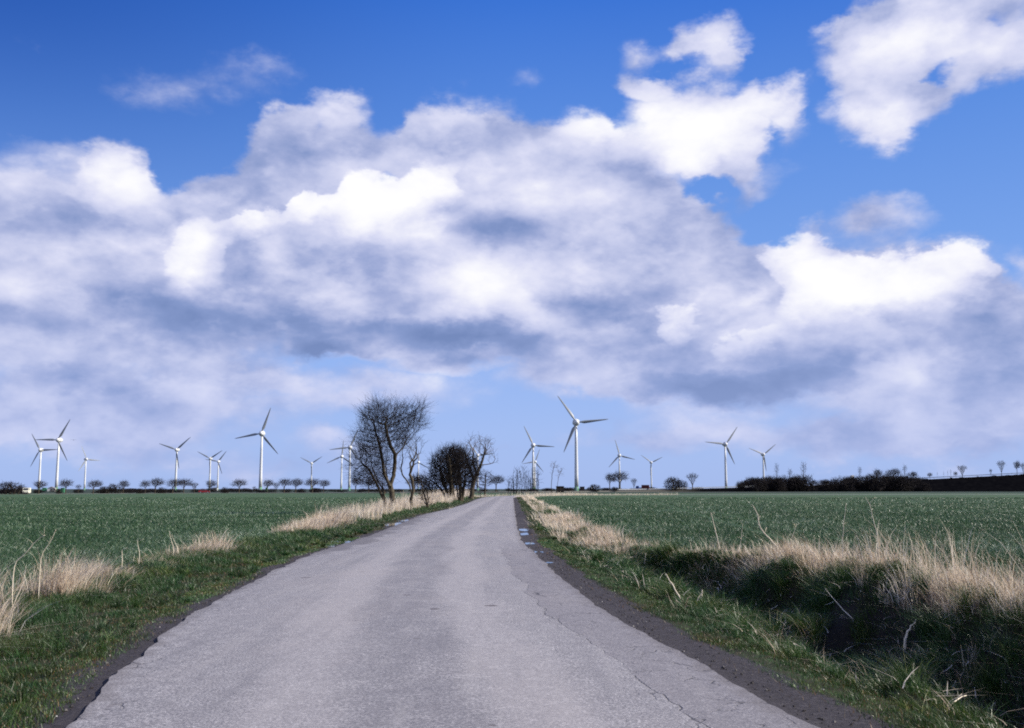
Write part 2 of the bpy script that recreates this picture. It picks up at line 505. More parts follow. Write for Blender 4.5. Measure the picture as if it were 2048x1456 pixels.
def height(X, Y):
    X = np.asarray(X, dtype=float); Y = np.asarray(Y, dtype=float)
    tr = X - rightX(Y); tl = leftX(Y) - X
    near = 1 - sst(Y, 150, 200)
    z = np.full(X.shape, 0.0)
    # left verge
    z += np.where(tl > 0, -0.015 - 0.05 * sst(tl, 0.5, 1.4) + 0.05 * sst(tl, 1.5, 2.6) - 0.12 * sst(tl, 3.0, 4.5), 0)
    # right verge, ditch, field
    fo = field_off_r(Y)
    deep = 1 - sst(Y, 20.5, 27)
    dep = 0.14 + (0.66 + 0.36 * (1 - sst(Y, 10, 16)) + 0.12 * vnoise(X * 0, Y, 0.45, 15)) * deep
    cen = 1.6 + (fo - 1.6) * (0.50 + 0.06 * vnoise(X * 0, Y, 0.6, 16))
    fall = sst(tr, 0.95 + 0.2 * vnoise(X, Y, 0.5, 3), cen - 0.15)
    rise = sst(tr, cen + 0.05, fo - 0.25 + 0.45 * vnoise(X, Y, 0.7, 5))
    dz = -dep * fall + (dep + 0.20 * deep) * rise
    z += np.where(tr > 0, (-0.02 - 0.05 * sst(tr, 0.75, 1.4)) * (1 - sst(tr, fo, fo + 1)) + dz, 0)
    z = z * near
    # lumps
    verge = np.where((tr > 0.7) & (tr < fo + 0.3) | (tl > 0.7) & (tl < field_off_l(Y)), 1.0, 0.0)
    ditch = np.where((tr > 1.3) & (tr < fo), deep, 0.0)
    z += verge * near * (0.022 * fbm(X, Y, 2.2, 1) + 0.010 * vnoise(X, Y, 7, 2))
    z += ditch * (0.24 * fbm(X, Y, 0.95, 8) + 0.07 * vnoise(X, Y, 3.0, 4))
    inner = np.where((tr < 0) & (tl < 0), 1.0, 0.0)
    z = np.where(inner > 0, -0.035, z)
    z += np.where((tr > fo + 1) | (tl > 4), 0.03 * vnoise(X, Y, 0.13, 6) * near, 0)
    dist = np.hypot(X, Y)
    z -= np.where(bend_dist(X, Y) < 3.3, 0.035, 0) * (dist > 140) if np.ndim(X) == 1 or True else 0
    return z

# ------------------------------------------------------------------ the ground as one sheet
rows = [-9.0]
while rows[-1] < 3.0: rows.append(rows[-1] + 0.5)
while rows[-1] < 30000: rows.append(rows[-1] + max(0.10, rows[-1] * 0.014))
rows = np.array(rows)
offs = [0.0]
while offs[-1] < 9.5: offs.append(offs[-1] + 0.11)
while offs[-1] < 26000: offs.append(offs[-1] * 1.09)
offs = np.array(offs)
T = np.concatenate([-offs[::-1], [1e-3], offs[1:]])
ncol = 2 * len(offs) + 3
mid = np.array([-0.5, 0.0, 0.5])
GX = np.zeros((len(rows), ncol)); GY = np.zeros_like(GX)
for i, y in enumerate(rows):
    l, r_ = float(leftX(y)), float(rightX(y))
    GX[i] = np.concatenate([l - offs[::-1], (l + r_) / 2 + mid * 2.5, r_ + offs])
    GY[i] = y
GZ = height(GX.ravel(), GY.ravel())
n0, n1 = GX.shape
ii, jj = np.meshgrid(np.arange(n0 - 1), np.arange(n1 - 1), indexing='ij')
a_ = (ii * n1 + jj).ravel()
faces = np.stack([a_, a_ + 1, a_ + n1 + 1, a_ + n1], axis=1)
verts = np.stack([GX.ravel(), GY.ravel(), GZ], axis=1)
X, Y = GX.ravel(), GY.ravel()
tr = X - rightX(Y); tl = leftX(Y) - X
far_fade = sst(Y, 185, 235)
fieldm = np.maximum(sst(tr, field_off_r(Y) - 0.4, field_off_r(Y) + 0.3), sst(tl, field_off_l(Y) - 0.2, field_off_l(Y) + 0.4))
fieldm = np.maximum(fieldm, far_fade)
soilm = np.maximum((1 - sst(tr, 0.40, 0.85)) * (tr > -0.2), (1 - sst(tl, 0.20, 0.65)) * (tl > -0.2)) * (1 - far_fade)
dry = np.where((tl > 0), sst(tl, field_off_l(Y) - 0.9, field_off_l(Y) - 0.2) * (1 - sst(tl, field_off_l(Y) + .1, field_off_l(Y) + .6)), 0)
dry = np.maximum(dry, np.where(tr > 0, sst(tr, field_off_r(Y) - 1.6, field_off_r(Y) - 0.6) * (1 - sst(tr, field_off_r(Y), field_off_r(Y) + .5)), 0)) * (1 - far_fade)
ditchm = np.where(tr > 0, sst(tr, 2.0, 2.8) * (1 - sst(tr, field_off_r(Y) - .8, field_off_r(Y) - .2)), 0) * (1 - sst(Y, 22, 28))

g = MT('earth_and_crop', 0.9, 0.25)
nf = g.noise(0.035, 4, stretch=(1, 0.35, 1))
nm = g.noise(0.9, 5)
nn = g.noise(16, 6, 0.7)
fieldc = g.ramp(nn, [(0.30, (0.014, 0.030, 0.011)), (0.5, (0.040, 0.080, 0.030)), (0.70, (0.095, 0.155, 0.072))])
fieldc = g.mix(g.sm(nf, 0.35, 0.7), fieldc, g.mix(0.5, fieldc, (0.030, 0.070, 0.032)))
vergec = g.ramp(nm, [(0.3, (0.014, 0.017, 0.007)), (0.5, (0.018, 0.028, 0.009)), (0.7, (0.034, 0.040, 0.014))])
vergec = g.mix(g.sm(nn, 0.4, 0.7), vergec, (0.045, 0.036, 0.020))
soilc = g.ramp(nn, [(0.3, (0.026, 0.022, 0.022)), (0.55, (0.042, 0.037, 0.041)), (0.75, (0.078, 0.070, 0.074))])
dryc = g.ramp(nn, [(0.3, (0.10, 0.072, 0.038)), (0.7, (0.26, 0.19, 0.11))])
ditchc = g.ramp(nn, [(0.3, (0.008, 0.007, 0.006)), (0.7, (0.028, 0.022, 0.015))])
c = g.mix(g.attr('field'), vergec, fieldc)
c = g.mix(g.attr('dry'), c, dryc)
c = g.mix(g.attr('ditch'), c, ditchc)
sr = g.m_('ADD', g.attr('soil'), g.m_('MULTIPLY', g.m_('SUBTRACT', nm, 0.5), 0.9))
c = g.mix(g.sm(sr, 0.42, 0.58), c, soilc)
sxy = g.t.nodes.new('ShaderNodeSeparateXYZ'); g.t.links.new(g.pos(), sxy.inputs[0])
# beyond the near fields: another crop, stubble and plough land in long strips
strip = g.noise(0.004, 3, stretch=(0.35, 2.2, 1))
farc = g.ramp(strip, [(0.40, (0.012, 0.030, 0.018)), (0.5, (0.022, 0.042, 0.022)), (0.56, (0.035, 0.038, 0.026))])
c = g.mix(g.sm(sxy.outputs[1], 372, 380), c, farc)
g.col(c)
g.bump(g.m_('ADD', nn, nm), 0.03, 0.8)
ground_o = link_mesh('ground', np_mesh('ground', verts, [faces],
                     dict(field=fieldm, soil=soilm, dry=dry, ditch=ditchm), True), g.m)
tag(ground_o, kind='structure')

# ------------------------------------------------------------------ the road
ys = [-8.0]
while ys[-1] < 150: ys.append(ys[-1] + max(0.07, ys[-1] * 0.009))
ys = np.array(ys)
def jag(y, seed):
    f = np.clip(40 / np.maximum(y, 10), 0.3, 1)
    return (0.055 * vnoise(y, 0 * y, 0.9, seed) + 0.035 * vnoise(y, 0 * y, 3.1, seed + 1) + 0.022 * vnoise(y, 0 * y, 9, seed + 2))
eL = leftX(ys) + jag(ys, 31) * 0.9; eR = rightX(ys) + jag(ys, 41) * 0.7
cxs = (eL + eR) / 2
bp = BENDP[BENDP[:, 1] > 150.5]
tng = np.gradient(bp, axis=0); tng /= np.linalg.norm(tng, axis=1)[:, None]
nrm = np.stack([tng[:, 1], -tng[:, 0]], axis=1)            # to the right
half = 0.5 * float(eR[-1] - eL[-1])
half_b = np.linspace(half, 2.5, len(bp))[:, None]
LE = np.concatenate([np.stack([eL, ys], 1), bp - nrm * half_b])
RE = np.concatenate([np.stack([eR, ys], 1), bp + nrm * half_b])
NS = 13
rv = []; rt = []; rs = []; arc = 0
for k in range(len(LE)):
    for j in range(NS):
        u = j / (NS - 1)
        p = LE[k] * (1 - u) + RE[k] * u
        crown = 0.022 + 0.035 * (1 - (2 * u - 1) ** 2)
        rv.append((p[0], p[1], crown + 0.004 * float(vnoise(p[0], p[1], 0.7, 12))))
        w_ = float(np.hypot(*(RE[k] - LE[k])))
        rt.append((1 - u) * w_)                            # metres from the right edge
        rs.append(p[1])
top_n = len(rv)
nL = len(LE)
for E in (LE, RE):                                          # broken side faces of the tarmac
    for k in range(nL):
        rv.append((E[k][0], E[k][1], -0.06)); rt.append(0); rs.append(0)
fs = []
for k in range(nL - 1):
    for j in range(NS - 1):
        a0 = k * NS + j
        fs.append((a0, a0 + 1, a0 + NS + 1, a0 + NS))
    fs.append((k * NS, (k + 1) * NS, top_n + k + 1, top_n + k))
    fs.append((k * NS + NS - 1, top_n + nL + k, top_n + nL + k + 1, (k + 1) * NS + NS - 1))
r = MT('worn_tarmac', 0.68, 0.45)
T_ = r.attr('t')
fine = r.noise(46, 6, 0.85)
streak = r.noise(1.0, 4, 0.6, stretch=(3.2, 0.16, 1))
med = r.noise(6, 5, 0.6)
big = r.noise(0.55, 5, 0.6, stretch=(1, 0.35, 1))
base = r.ramp(fine, [(0.36, (0.070, 0.069, 0.073)), (0.5, (0.212, 0.203, 0.205)), (0.62, (0.53, 0.505, 0.50))])
base = r.mix(r.sm(med, 0.3, 0.75), r.mix(0.35, base, (0.115, 0.105, 0.11)), base)
base = r.mix(r.m_('MULTIPLY', r.sm(big, 0.45, 0.70), 0.35), base, (0.30, 0.27, 0.25))
# wheel tracks, polished and a little paler, and the darker strip down the middle
wob = r.m_('MULTIPLY_ADD', r.noise(0.35, 2), 0.8, -0.4)
Tw = r.m_('ADD', T_, wob)
def track(cn, w): return r.m_('SUBTRACT', 1.0, r.sm(r.m_('ABSOLUTE', r.m_('SUBTRACT', Tw, cn)), w * .3, w))
tr1 = r.m_('MAXIMUM', track(1.75, 0.55), track(3.55, 0.55))
base = r.mix(r.m_('MULTIPLY', tr1, 0.30), base, (0.37, 0.345, 0.335))
base = r.mix(r.m_('MULTIPLY', r.m_('MULTIPLY', track(2.65, 0.7), r.sm(r.noise(0.9, 4), .3, .6)), 0.34), base, (0.115, 0.11, 0.12))
base = r.mix(r.m_('MULTIPLY', r.sm(streak, 0.52, 0.75), 0.35), base, (0.13, 0.125, 0.132))
base = r.mix(r.m_('MULTIPLY', r.m_('SUBTRACT', 1.0, r.sm(streak, 0.25, 0.48)), 0.30), base, (0.36, 0.34, 0.325))
# the mended strip on the right with its long seam and crazed surface
seam = r.m_('ADD', 0.78, r.m_('ADD', r.m_('MULTIPLY_ADD', r.noise(0.5, 2), 0.55, -0.275), r.m_('MULTIPLY_ADD', r.noise(5, 3), 0.10, -0.05)))
dd = r.m_('SUBTRACT', T_, seam)
py_ = r.t.nodes.new('ShaderNodeSeparateXYZ'); r.t.links.new(r.pos(), py_.inputs[0])
nearm = r.m_('SUBTRACT', 1.0, r.sm(py_.outputs[1], 24, 32))
base = r.mix(r.m_('MULTIPLY', r.m_('MULTIPLY', r.m_('SUBTRACT', 1.0, r.sm(dd, -0.05, 0.03)), nearm), 0.40), base, (0.125, 0.113, 0.12))
crackline = r.m_('SUBTRACT', 1.0, r.sm(r.m_('ABSOLUTE', dd), 0.002, 0.010))
crackline = r.m_('MULTIPLY', crackline, r.m_('MULTIPLY', nearm, r.sm(r.noise(1.6, 3), 0.36, 0.5)))
vor = r.t.nodes.new('ShaderNodeTexVoronoi'); vor.feature = 'DISTANCE_TO_EDGE'
wv = r.t.nodes.new('ShaderNodeTexNoise'); wv.inputs['Scale'].default_value = 4; wv.inputs['Detail'].default_value = 3
r.t.links.new(r.pos(), wv.inputs['Vector'])
va = r.t.nodes.new('ShaderNodeVectorMath'); va.operation = 'MULTIPLY_ADD'
r.t.links.new(wv.outputs['Color'], va.inputs[0]); va.inputs[1].default_value = (0.35, 0.35, 0); r.t.links.new(r.pos(), va.inputs[2])
r.t.links.new(va.outputs[0], vor.inputs['Vector']); vor.inputs['Scale'].default_value = 2.3
craze = r.m_('SUBTRACT', 1.0, r.sm(vor.outputs['Distance'], 0.003, 0.017))
zone = r.m_('MULTIPLY', r.m_('SUBTRACT', 1.0, r.sm(T_, 0.7, 1.0)), nearm)
TL_ = r.attr('tl')
zone = r.m_('MAXIMUM', zone, r.m_('SUBTRACT', 1.0, r.sm(TL_, 0.15, 0.45)))
craze = r.m_('MULTIPLY', craze, r.m_('MULTIPLY', zone, r.sm(r.noise(1.3, 3), 0.42, 0.54)))
cracks = r.m_('MAXIMUM', crackline, craze)
base = r.mix(r.m_('MULTIPLY', cracks, 0.75), base, (0.022, 0.019, 0.018))
# tar spots and damp patches at the left edge further on
spots = r.sm(r.noise(2.3, 2, 0.4), 0.745, 0.765)
base = r.mix(r.m_('MULTIPLY', spots, 0.7), base, (0.05, 0.035, 0.03))
damp = r.m_('MULTIPLY', r.m_('SUBTRACT', 1.0, r.sm(r.m_('ADD', TL_, r.m_('MULTIPLY_ADD', r.noise(0.8, 3), 2.4, -1.2)), 0.35, 0.75)), r.m_('MULTIPLY', r.sm(py_.outputs[1], 22, 27), 1.0))
damp = r.m_('MULTIPLY', damp, r.m_('SUBTRACT', 1.0, r.sm(py_.outputs[1], 60, 72)))
base = r.mix(r.m_('MULTIPLY', damp, 0.6), base, (0.07, 0.062, 0.062))
# earth trodden on to the borders
dirt = r.m_('SUBTRACT', 1.0, r.sm(r.m_('ADD', r.m_('MINIMUM', T_, TL_), r.m_('MULTIPLY_ADD', r.noise(3, 4), 0.6, -0.28)), 0.0, 0.22))
base = r.mix(r.m_('MULTIPLY', dirt, 0.45), base, (0.10, 0.085, 0.075))
r.col(base)
r.bump(r.m_('ADD', r.m_('MULTIPLY', fine, 0.6), r.m_('MULTIPLY', cracks, -1.2)), 0.008, 0.7)
rv = np.array(rv)
wtot = np.zeros(len(rv)); rtl = np.zeros(len(rv))
for k in range(nL):
    w_ = float(np.hypot(*(RE[k] - LE[k])))
    rtl[k * NS:(k + 1) * NS] = w_ - np.array(rt[k * NS:(k + 1) * NS])
road = link_mesh('road', np_mesh('road', rv, [np.array(fs)], dict(t=rt, tl=rtl), False), r.m)
tag(road, kind='structure')

# ------------------------------------------------------------------ puddles on both shoulders
w = MT('puddle_water', 0.03, 0.6)
w.col((0.012, 0.011, 0.010)); w.b.inputs['IOR'].default_value = 1.33
w.bump(w.noise(9, 2), 0.001, 0.06)
def puddle(px, py, wx, wy, seed, z=None):
    x0, y0 = ground(px, py)
    dd_ = y0 / F
    rx = wx / 2 * dd_
    ry = 0.5 * (ground(px, py - wy / 2)[1] - ground(px, py + wy / 2)[1])
    if z is None:
        z = -0.011 if x0 > float(rightX(y0)) - 0.5 else -0.006
    n = 40; vs = [(x0, y0, z)]
    for k in range(n):
        a = 2 * math.pi * k / n
        q = 1 + 0.35 * float(vnoise(math.cos(a) * 1.6, math.sin(a) * 1.6, 1, seed)) + 0.15 * float(vnoise(math.cos(a) * 4, math.sin(a) * 4, 1, seed + 1))
        vs.append((x0 + rx * q * math.cos(a), y0 + ry * q * math.sin(a), z))
    fs_ = np.array([(0, 1 + k, 1 + (k + 1) % n) for k in range(n)])
    o = link_mesh('puddle', np_mesh('puddle', vs, [fs_]), w.m)
    tag(o, kind='structure')
for i, p in enumerate([(676, 1084, 50, 13), (660, 1092, 18, 4), (790, 1048, 40, 6), (812, 1041, 24, 4), (905, 1015, 26, 5),
                       (1048, 1059, 26, 4.5), (1050, 1067, 28, 4.5), (1056, 1086, 26, 3.5), (1068, 1103, 14, 4), (1084, 1103, 7, 2), (1098, 1124, 16, 2.5)]):
    puddle(*p, seed=100 + 3 * i)
# ------------------------------------------------------------------ blades of grass
def blades(P, h, wd, lean, phi, seg=2, tipw=0.15):
    """P (N,3) feet; h heights; wd widths; lean (N,2) sideways travel of the tip; phi facing"""
    N = len(P)
    s = np.stack([np.cos(phi), np.sin(phi), np.zeros(N)], 1) * (wd / 2)[:, None]
    L = np.concatenate([lean, np.zeros((N, 1))], 1)
    H = np.zeros((N, 3)); H[:, 2] = h
    lv = [P - s, P + s]
    if seg == 3:
        lv += [P + L * 0.12 + H * 0.38 - s * .85, P + L * 0.12 + H * 0.38 + s * .85]
        lv += [P + L * 0.5 + H * 0.76 - s * .6, P + L * 0.5 + H * 0.76 + s * .6]
    else:
        lv += [P + L * 0.3 + H * 0.58 - s * .7, P + L * 0.3 + H * 0.58 + s * .7]
    lv.append(P + L + H)
    k = len(lv)
    V = np.stack(lv, 1).reshape(-1, 3)
    b = (np.arange(N) * k)[:, None]
    if seg == 3:
        q = np.concatenate([b + np.array([0, 1, 3, 2]), b + np.array([2, 3, 5, 4])])
        t = b + np.array([4, 5, 6])
    else:
        q = b + np.array([0, 1, 3, 2]); t = b + np.array([2, 3, 4])
    return V, q, t, k

def blade_object(name, mat, sets, cat, label):
    """sets: list of (P,h,w,lean,phi,seg,tone)"""
    Vs, Qs, Ts, rn, off = [], [], [], [], 0
    for P, h, wd, lean, phi, seg, tone in sets:
        V, q, t, k = blades(P, h, wd, lean, phi, seg)
        Vs.append(V); Qs.append(q + off); Ts.append(t + off); off += len(V)
        rn.append(np.repeat(tone, k))
    me = np_mesh(name, np.concatenate(Vs), [np.concatenate(Qs), np.concatenate(Ts)], dict(tone=np.concatenate(rn)))
    o = link_mesh(name, me, mat)
    tag(o, label, cat, kind='stuff')
    return o

def leaf_mat(name, stops, rough=0.45, spec=0.4, trans=0.25, patch=None):
    k = MT(name, rough, spec)
    c = k.ramp(k.attr('tone'), stops)
    if patch:
        c = k.mix(k.sm(k.noise(patch[0], 3), 0.42, 0.62), c, k.mix(1.0, c, patch[1], 'MULTIPLY'))
    k.col(c)
    # thin leaves let some light through
    tr_ = k.t.nodes.new('ShaderNodeBsdfTranslucent')
    k.t.links.new(c, tr_.inputs['Color'])
    ms = k.t.nodes.new('ShaderNodeMixShader'); ms.inputs[0].default_value = trans
    k.t.links.new(k.b.outputs[0], ms.inputs[1]); k.t.links.new(tr_.outputs[0], ms.inputs[2])
    out = [n for n in k.t.nodes if n.type == 'OUTPUT_MATERIAL'][0]
    k.t.links.new(ms.outputs[0], out.inputs[0])
    return k.m

green_m = leaf_mat('grass_green', [(0.0, (0.16, 0.11, 0.06)), (0.07, (0.034, 0.042, 0.011)), (0.30, (0.013, 0.037, 0.009)), (0.7, (0.024, 0.076, 0.015)), (0.92, (0.068, 0.155, 0.045)), (1.0, (0.22, 0.28, 0.17))],
                   0.42, 0.45, 0.25, (0.8, (1.35, 0.95, 0.6)))
crop_m = leaf_mat('crop_green', [(0.0, (0.014, 0.036, 0.012)), (0.45, (0.030, 0.074, 0.022)), (0.78, (0.056, 0.122, 0.042)), (0.9, (0.14, 0.22, 0.11)), (1.0, (0.50, 0.58, 0.46))], 0.38, 0.5, 0.25, (0.06, (0.66, 0.78, 0.62)))  # palest stop paints leaf glints into the colour
straw_m = leaf_mat('dry_straw', [(0.0, (0.16, 0.10, 0.06)), (0.25, (0.46, 0.35, 0.24)), (0.6, (0.74, 0.62, 0.47)), (1.0, (0.90, 0.83, 0.70))], 0.5, 0.35, 0.35)

def U(n, a=0.0, b=1.0): return rng.uniform(a, b, n)
def in_view(X, Y, m=1.25):                       # what the photograph shows, with room to step aside
    return (np.abs(X) < np.maximum(Y, 0) * 0.512 * m + 2.2) & (Y > 3.6)

def scatter(side, y0, y1, o0, o1, n, bias=None):
    """points by offset from a road edge; o0/o1 numbers or functions of Y; n points"""
    Y = y0 + (y1 - y0) * U(n)
    a = o0(Y) if callable(o0) else np.full(n, o0)
    b_ = o1(Y) if callable(o1) else np.full(n, o1)
    t = a + (b_ - a) * U(n)
    X = rightX(Y) + t if side > 0 else leftX(Y) - t
    k = in_view(X, Y)
    return X[k], Y[k], t[k]

def put(X, Y, h, wd, leanf, seg=2, tone=None, wind=(0, 0), lift=0.0):
    n = len(X)
    Z = height(X, Y) + lift
    P = np.stack([X, Y, Z], 1)
    a = U(n, 0, 2 * math.pi)
    l = (h * U(n, 0.2, 1.0) * leanf)
    lean = np.stack([np.cos(a) * l + wind[0] * h, np.sin(a) * l + wind[1] * h], 1)
    phi = U(n, 0, 2 * math.pi)
    if tone is None: tone = U(n)
    return (P, h, wd, lean, phi, seg, tone)

def bands(y_list, per, side, o0, o1):
    """denser near the camera: list of (y0,y1,count)"""
    out = []
    for y0, y1, n in y_list:
        out.append(scatter(side, y0, y1, o0, o1, n) + ((y0 + y1) / 2,))
    return out

sets = []
for side in (-1, 1):
    o0 = 0.12 if side < 0 else 0.50
    o1 = (lambda Y: field_off_l(Y) + 0.25) if side < 0 else (lambda Y: np.where(Y < 26, 1.8, field_off_r(Y) - 0.1))
    mul = 1.0 if side < 0 else 0.55
    for y0, y1, n in [(4, 9, 52000), (9, 15, 60000), (15, 26, 52000), (26, 45, 36000), (45, 80, 26000), (80, 130, 16000), (130, 200, 9000)]:
        X, Y, t = scatter(side, y0, y1, o0, o1, int(n * mul))
        # ragged border: thin out towards the soil, in tufts
        clump = fbm(X, Y, 2.6, 21)
        edge_p = sst(t - o0 - (0.55 * np.exp(-((Y - 30.5) / 3.0) ** 2) + 0.45 * np.exp(-((Y - 46) / 5.0) ** 2) if side < 0 else 0) + 0.30 * vnoise(X, Y, 0.45, 24) + 0.30 * vnoise(X, Y, 1.1, 22) + 0.12 * vnoise(X, Y, 5, 23), -0.10, 0.30)
        keep = U(len(X)) < edge_p * (0.72 + 0.6 * clump)
        X, Y, t, clump = X[keep], Y[keep], t[keep], clump[keep]
        d = np.hypot(X, Y)
        far = np.clip(d / 14, 1, 9)
        tall = sst(t, 0.6, 2.4)
        h = (0.030 + 0.085 * tall) * (0.5 + 0.9 * U(len(X))) * np.clip(1.0 + 1.1 * clump, 0.25, 2.2) * (1 + 0.12 * (far - 1))
        wd = 0.0042 * (0.8 + 0.6 * U(len(X))) * far ** 0.9
        tone = np.clip(0.12 + 0.8 * U(len(X)) + 0.25 * clump - 0.20 * (1 - tall), 0, 1)
        sets.append(put(X, Y, h, wd, 0.9, 2, tone, (-0.25, 0.05)))
# short bright mossy turf next to the shoulders
for side, n_t, a0, a1 in ((1, 60000, 0.48, 1.15), (-1, 34000, 0.18, 0.8)):
    X, Y, t = scatter(side, 4.5, 34, a0, a1, n_t)
    k = U(len(X)) < sst(t - a0 + 0.22 * vnoise(X, Y, 0.8, 71) + 0.12 * vnoise(X, Y, 4, 72), 0.0, 0.22) * (0.55 + 0.45 * vnoise(X, Y, 1.7, 73))
    X, Y = X[k], Y[k]
    sets.append(put(X, Y, 0.014 + 0.024 * U(len(X)), 0.0045 * np.clip(Y / 10, 1, 3), 1.2, 2, np.clip(0.70 + 0.28 * U(len(X)), 0, 1), (0, 0)))
# coarser tufts standing out of the turf
for side, n_t in ((-1, 420), (1, 160)):
    Yt = 4.5 + 40 * U(n_t) ** 1.4
    tt = 0.35 + ((field_off_l(Yt) - 0.5) if side < 0 else 1.5) * U(n_t) ** 0.8
    Xt = leftX(Yt) - tt if side < 0 else rightX(Yt) + tt + 0.3
    Xb = np.repeat(Xt, 55); Yb = np.repeat(Yt, 55); sz = np.repeat(U(n_t, 0.5, 1.3), 55)
    Xb = Xb + rng.normal(0, 0.035, len(Xb)) * sz; Yb = Yb + rng.normal(0, 0.035, len(Yb)) * sz
    hb = (0.07 + 0.11 * U(len(Xb))) * sz
    sets.append(put(Xb, Yb, hb, 0.0052 * np.clip(Yb / 11, 1, 4), 1.6, 3, np.clip(np.repeat(U(n_t, 0.1, 0.8), 55) + U(len(Xb), -.1, .25), 0, 1), (-0.1, 0)))
# dead blades and leaves in the turf
n_t = 5000
Yt = 4.5 + 40 * U(n_t) ** 1.3; sd = U(n_t) < 0.7
tt = 0.3 + U(n_t) * np.where(sd, field_off_l(Yt) - 0.2, 1.7)
Xt = np.where(sd, leftX(Yt) - tt, rightX(Yt) + tt)
sets.append(put(Xt, Yt, 0.02 + 0.05 * U(n_t), 0.006 * np.clip(Yt / 12, 1, 4), 2.5, 2, U(n_t, 0, 0.04), (0, 0)))
blade_object('verge_grass', green_m, sets, 'grass', 'short green grass growing along both sides of the road')

# rough grass, tussocks and straw in and beside the ditch
sets = []
def off_ditch(Y): return field_off_r(Y) + 0.1
X, Y, t = scatter(1, 4.5, 28, 1.2, off_ditch, 150000)
cl = fbm(X, Y, 0.95, 33)
keep = (cl > -0.55 + 0.35 * U(len(X)))
X, Y, t, cl = X[keep], Y[keep], t[keep], cl[keep]
far = np.clip(np.hypot(X, Y) / 12, 1, 3)
h = (0.07 + 0.16 * np.clip(cl + .3, 0, 1)) * (0.6 + 0.8 * U(len(X)))
sets.append(put(X, Y, h, 0.0048 * far * (0.8 + .6 * U(len(X))), 1.1, 3, np.clip(0.25 + 0.75 * U(len(X)), 0, 1), (-0.5, -0.1)))
# bluish tussocks: blades springing from common points
nt_ = 230
Yt = 5.0 + 20 * U(nt_) ** 0.8
ft = field_off_r(Yt); tt = 1.3 + (ft - 1.7) * U(nt_)
Xt = rightX(Yt) + tt
per_ = 130
Xb = np.repeat(Xt, per_) + rng.normal(0, 0.05, nt_ * per_); Yb = np.repeat(Yt, per_) + rng.normal(0, 0.05, nt_ * per_)
sc_t = np.repeat(U(nt_, 0.6, 1.25), per_)
hb = (0.18 + 0.20 * U(len(Xb))) * sc_t
sets.append(put(Xb, Yb, hb, 0.0045 * np.clip(Yb / 10, 1, 3), 1.5, 3, np.clip(0.3 + 0.7 * U(len(Xb)), 0, 1), (-0.15, -0.15)))
blade_object('ditch_grass', green_m, sets, 'grass', 'rough tufted grass on the banks of the ditch')

# winter corn in the two fields
sets = []
for side in (-1, 1):
    fo = field_off_l if side < 0 else field_off_r
    for y0, y1, n, sc in [(5, 16, 95000, 0.9), (16, 26, 115000, 1.0), (26, 42, 125000, 1.4), (42, 70, 110000, 2.1), (70, 115, 70000, 3.3), (115, 190, 46000, 5.5)]:
        Y = y0 + (y1 - y0) * U(n) ** 0.9
        wmax = 0.512 * 1.3 * Y + 7
        ex = leftX(Y) if side < 0 else rightX(Y)
        a = fo(Y)
        lim = wmax + (ex if side < 0 else -ex)
        t = a + (lim - a) * U(n)
        X = ex + side * t
        k = (lim > a + 0.2)
        X, Y, t = X[k], Y[k], t[k]
        # sown in rows, with thin and dark places
        row = np.round((X * 0.94 + Y * 0.34) / 0.16)
        if sc < 2: 
            X = X + (row * 0.16 - (X * 0.94 + Y * 0.34)) * 0.7
        thin = fbm(X, Y, 0.22, 44, 3)
        k = U(len(X)) < 0.86 + 0.5 * thin
        # wheelings left by the tractor
        tm_ = np.mod((Y - 0.22 * X) if side < 0 else (X - 0.1 * Y + 3.0), 18.0)
        k = k & ~(((tm_ > 8.1) & (tm_ < 8.5)) | ((tm_ > 9.8) & (tm_ < 10.2)))
        X, Y = X[k], Y[k]
        h = (0.08 + 0.09 * U(len(X)))
        wd = 0.0075 * sc * (0.7 + 0.7 * U(len(X)))
        tone = np.clip(U(len(X)) ** 1.3 + 0.18 * thin[k], 0, 1)
        sets.append(put(X, Y, h, wd, 1.7, 2, tone, (-0.2, 0)))
blade_object('young_corn', crop_m, sets, 'crop', 'young green cereal crop in the fields on both sides')

